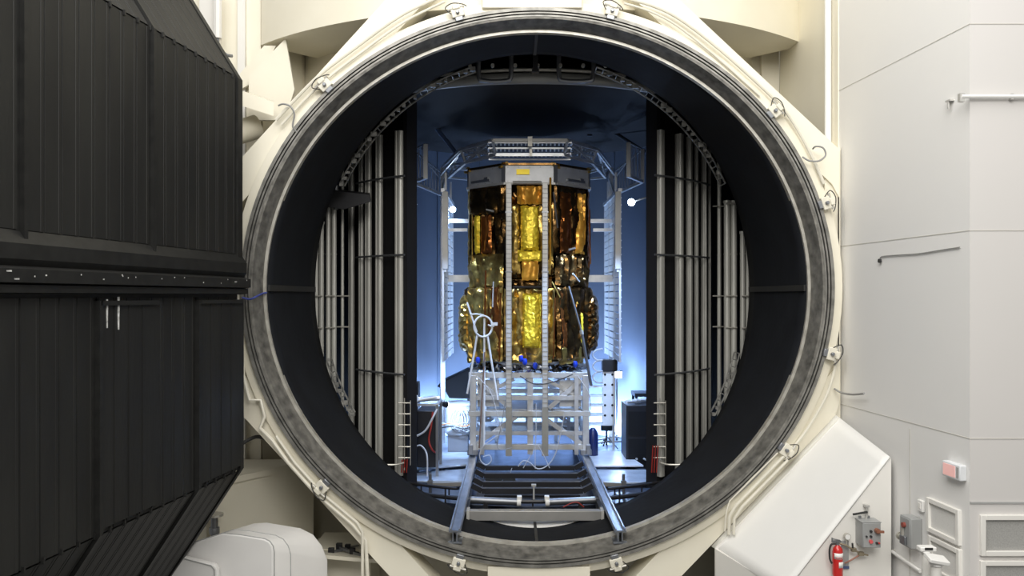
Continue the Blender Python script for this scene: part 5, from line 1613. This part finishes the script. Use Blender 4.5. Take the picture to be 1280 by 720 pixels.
# ------------------------------------------------------------------ hoop tripod and prop poles beside the spacecraft
hp = thing('hoop_stand', W(604, 470, 18.6), 'white hoop on three slim legs in front of the spacecraft, black door side', 'stand')
c = W(604, 408, 18.6)
m = MB(); m.tube([(c.x + .20 * math.cos(q), c.y + .02 * math.cos(q), c.z + .235 * math.sin(q)) for q in [2 * PI * i / 28 for i in range(28)]], .022, 8, closed=True); m.build('hoop', BLUE_WHITE, hp)
for (xa, ya), (xb, yb) in (((597, 417), (584, 492)), ((605.5, 398), (605, 557)), ((609, 418), (622, 500))):
    m = MB(); m.cyl(W(xa, ya, 18.62), W(xb, yb, 18.75), .024, 8); m.build('leg', BLUE_WHITE, hp)
m = MB(); m.cyl(W(596, 415, 18.6), W(584, 378, 18.7), .02, 8); m.tube(smooth_path([W(588, 393, 18.65), W(600, 393, 18.6), W(611, 398, 18.6), W(617, 408, 18.6), W(610, 406, 18.6)]), .018, 8); m.box(W(618, 405, 18.6), (.14, .06, .07)); m.build('arm', BLUE_WHITE, hp)
pp = thing('prop_pole', W(738, 470, 18.7), 'dark slanting prop pole leaning on the spacecraft, white wall side', 'pole')
m = MB(); m.cyl(W(711, 358, 18.75), W(727, 415, 18.7), .022, 8); m.cyl(W(727, 415, 18.7), W(739, 482, 18.75), .034, 8); m.build('pole', ALU_DARK, pp)
m = MB(); m.cyl(W(726.6, 413, 18.7), W(727.4, 418, 18.7), .045, 10); m.build('collar', TRIM, pp)
p2 = thing('guide_rod', W(599, 500, 18.5), 'thin brown guide rod standing at the stand corner, door side', 'rod')
m = MB(); m.cyl(W(606, 440, 18.6), W(599, 560, 18.55), .018, 8); m.build('rod', mat('brown_rod', (.20, .13, .10), .5), p2)
m = MB(); m.cyl(W(605.4, 452, 18.6), W(605, 458, 18.6), .03, 8); m.build('collar', ALU_DARK, p2)

# ------------------------------------------------------------------ loose cables hanging at the stand front
cabs = [
    ([(622, 545), (606, 556), (600, 566), (601, 576), (608, 581), (614, 576), (612, 569), (604, 571)], CABLE_WHITE, 'white cable looping twice below the stand, door side', .014),
    ([(632, 500), (627, 530), (622, 560), (640, 560)], CABLE_GREY, 'grey cable hanging beside the first tie mast', .011),
    ([(670, 505), (670, 540), (669, 560), (669, 586)], CABLE_WHITE, 'straight white cable hanging between the two tie masts', .011),
    ([(670, 556), (663, 570), (654, 585)], CABLE_WHITE, 'white cable slanting down from between the masts towards the door side', .012),
    ([(672, 556), (680, 570), (687, 585)], CABLE_WHITE, 'white cable slanting down from between the masts towards the wall side', .012),
    ([(706, 515), (700, 545), (694, 568), (684, 582), (672, 586), (662, 578), (654, 576), (648, 583)], CABLE_WHITE, 'long white cable sagging from the stand corner, wall side', .015),
    ([(640, 585), (636, 594), (630, 598), (624, 606)], CABLE_GREY, 'grey cable end lying over the tie beams', .011),
    ([(704, 634), (714, 629), (722, 628), (730, 634)], RED_HOSE, 'thin red cable arched behind the front cross beam', .012),
    ([(596, 470), (613, 490), (622, 520), (628, 540)], CABLE_WHITE, 'white cable draped over the stand top, door side', .012),
    ([(650, 470), (668, 480), (690, 478), (716, 468)], CABLE_BLACK, 'black cable sagging across the stand top between the masts', .014),
    ([(722, 470), (736, 492), (738, 512)], CABLE_WHITE, 'white cable dropping from the stand top, wall side', .014),
]
for pts, mt, lab, r in cabs:
    dd = 18.45 if pts[0][1] < 600 else 15.2
    P = []
    for px, py in pts:
        d = dd
        if py > 575 and dd > 17:
            d = min(dd, (CAM_Z - 2.05) / ((py - VY) / FOC))
        P.append(W(px, py, d))
    pipe(P, r * .8, lab, mt, 'cable', 'cable', sm=True)
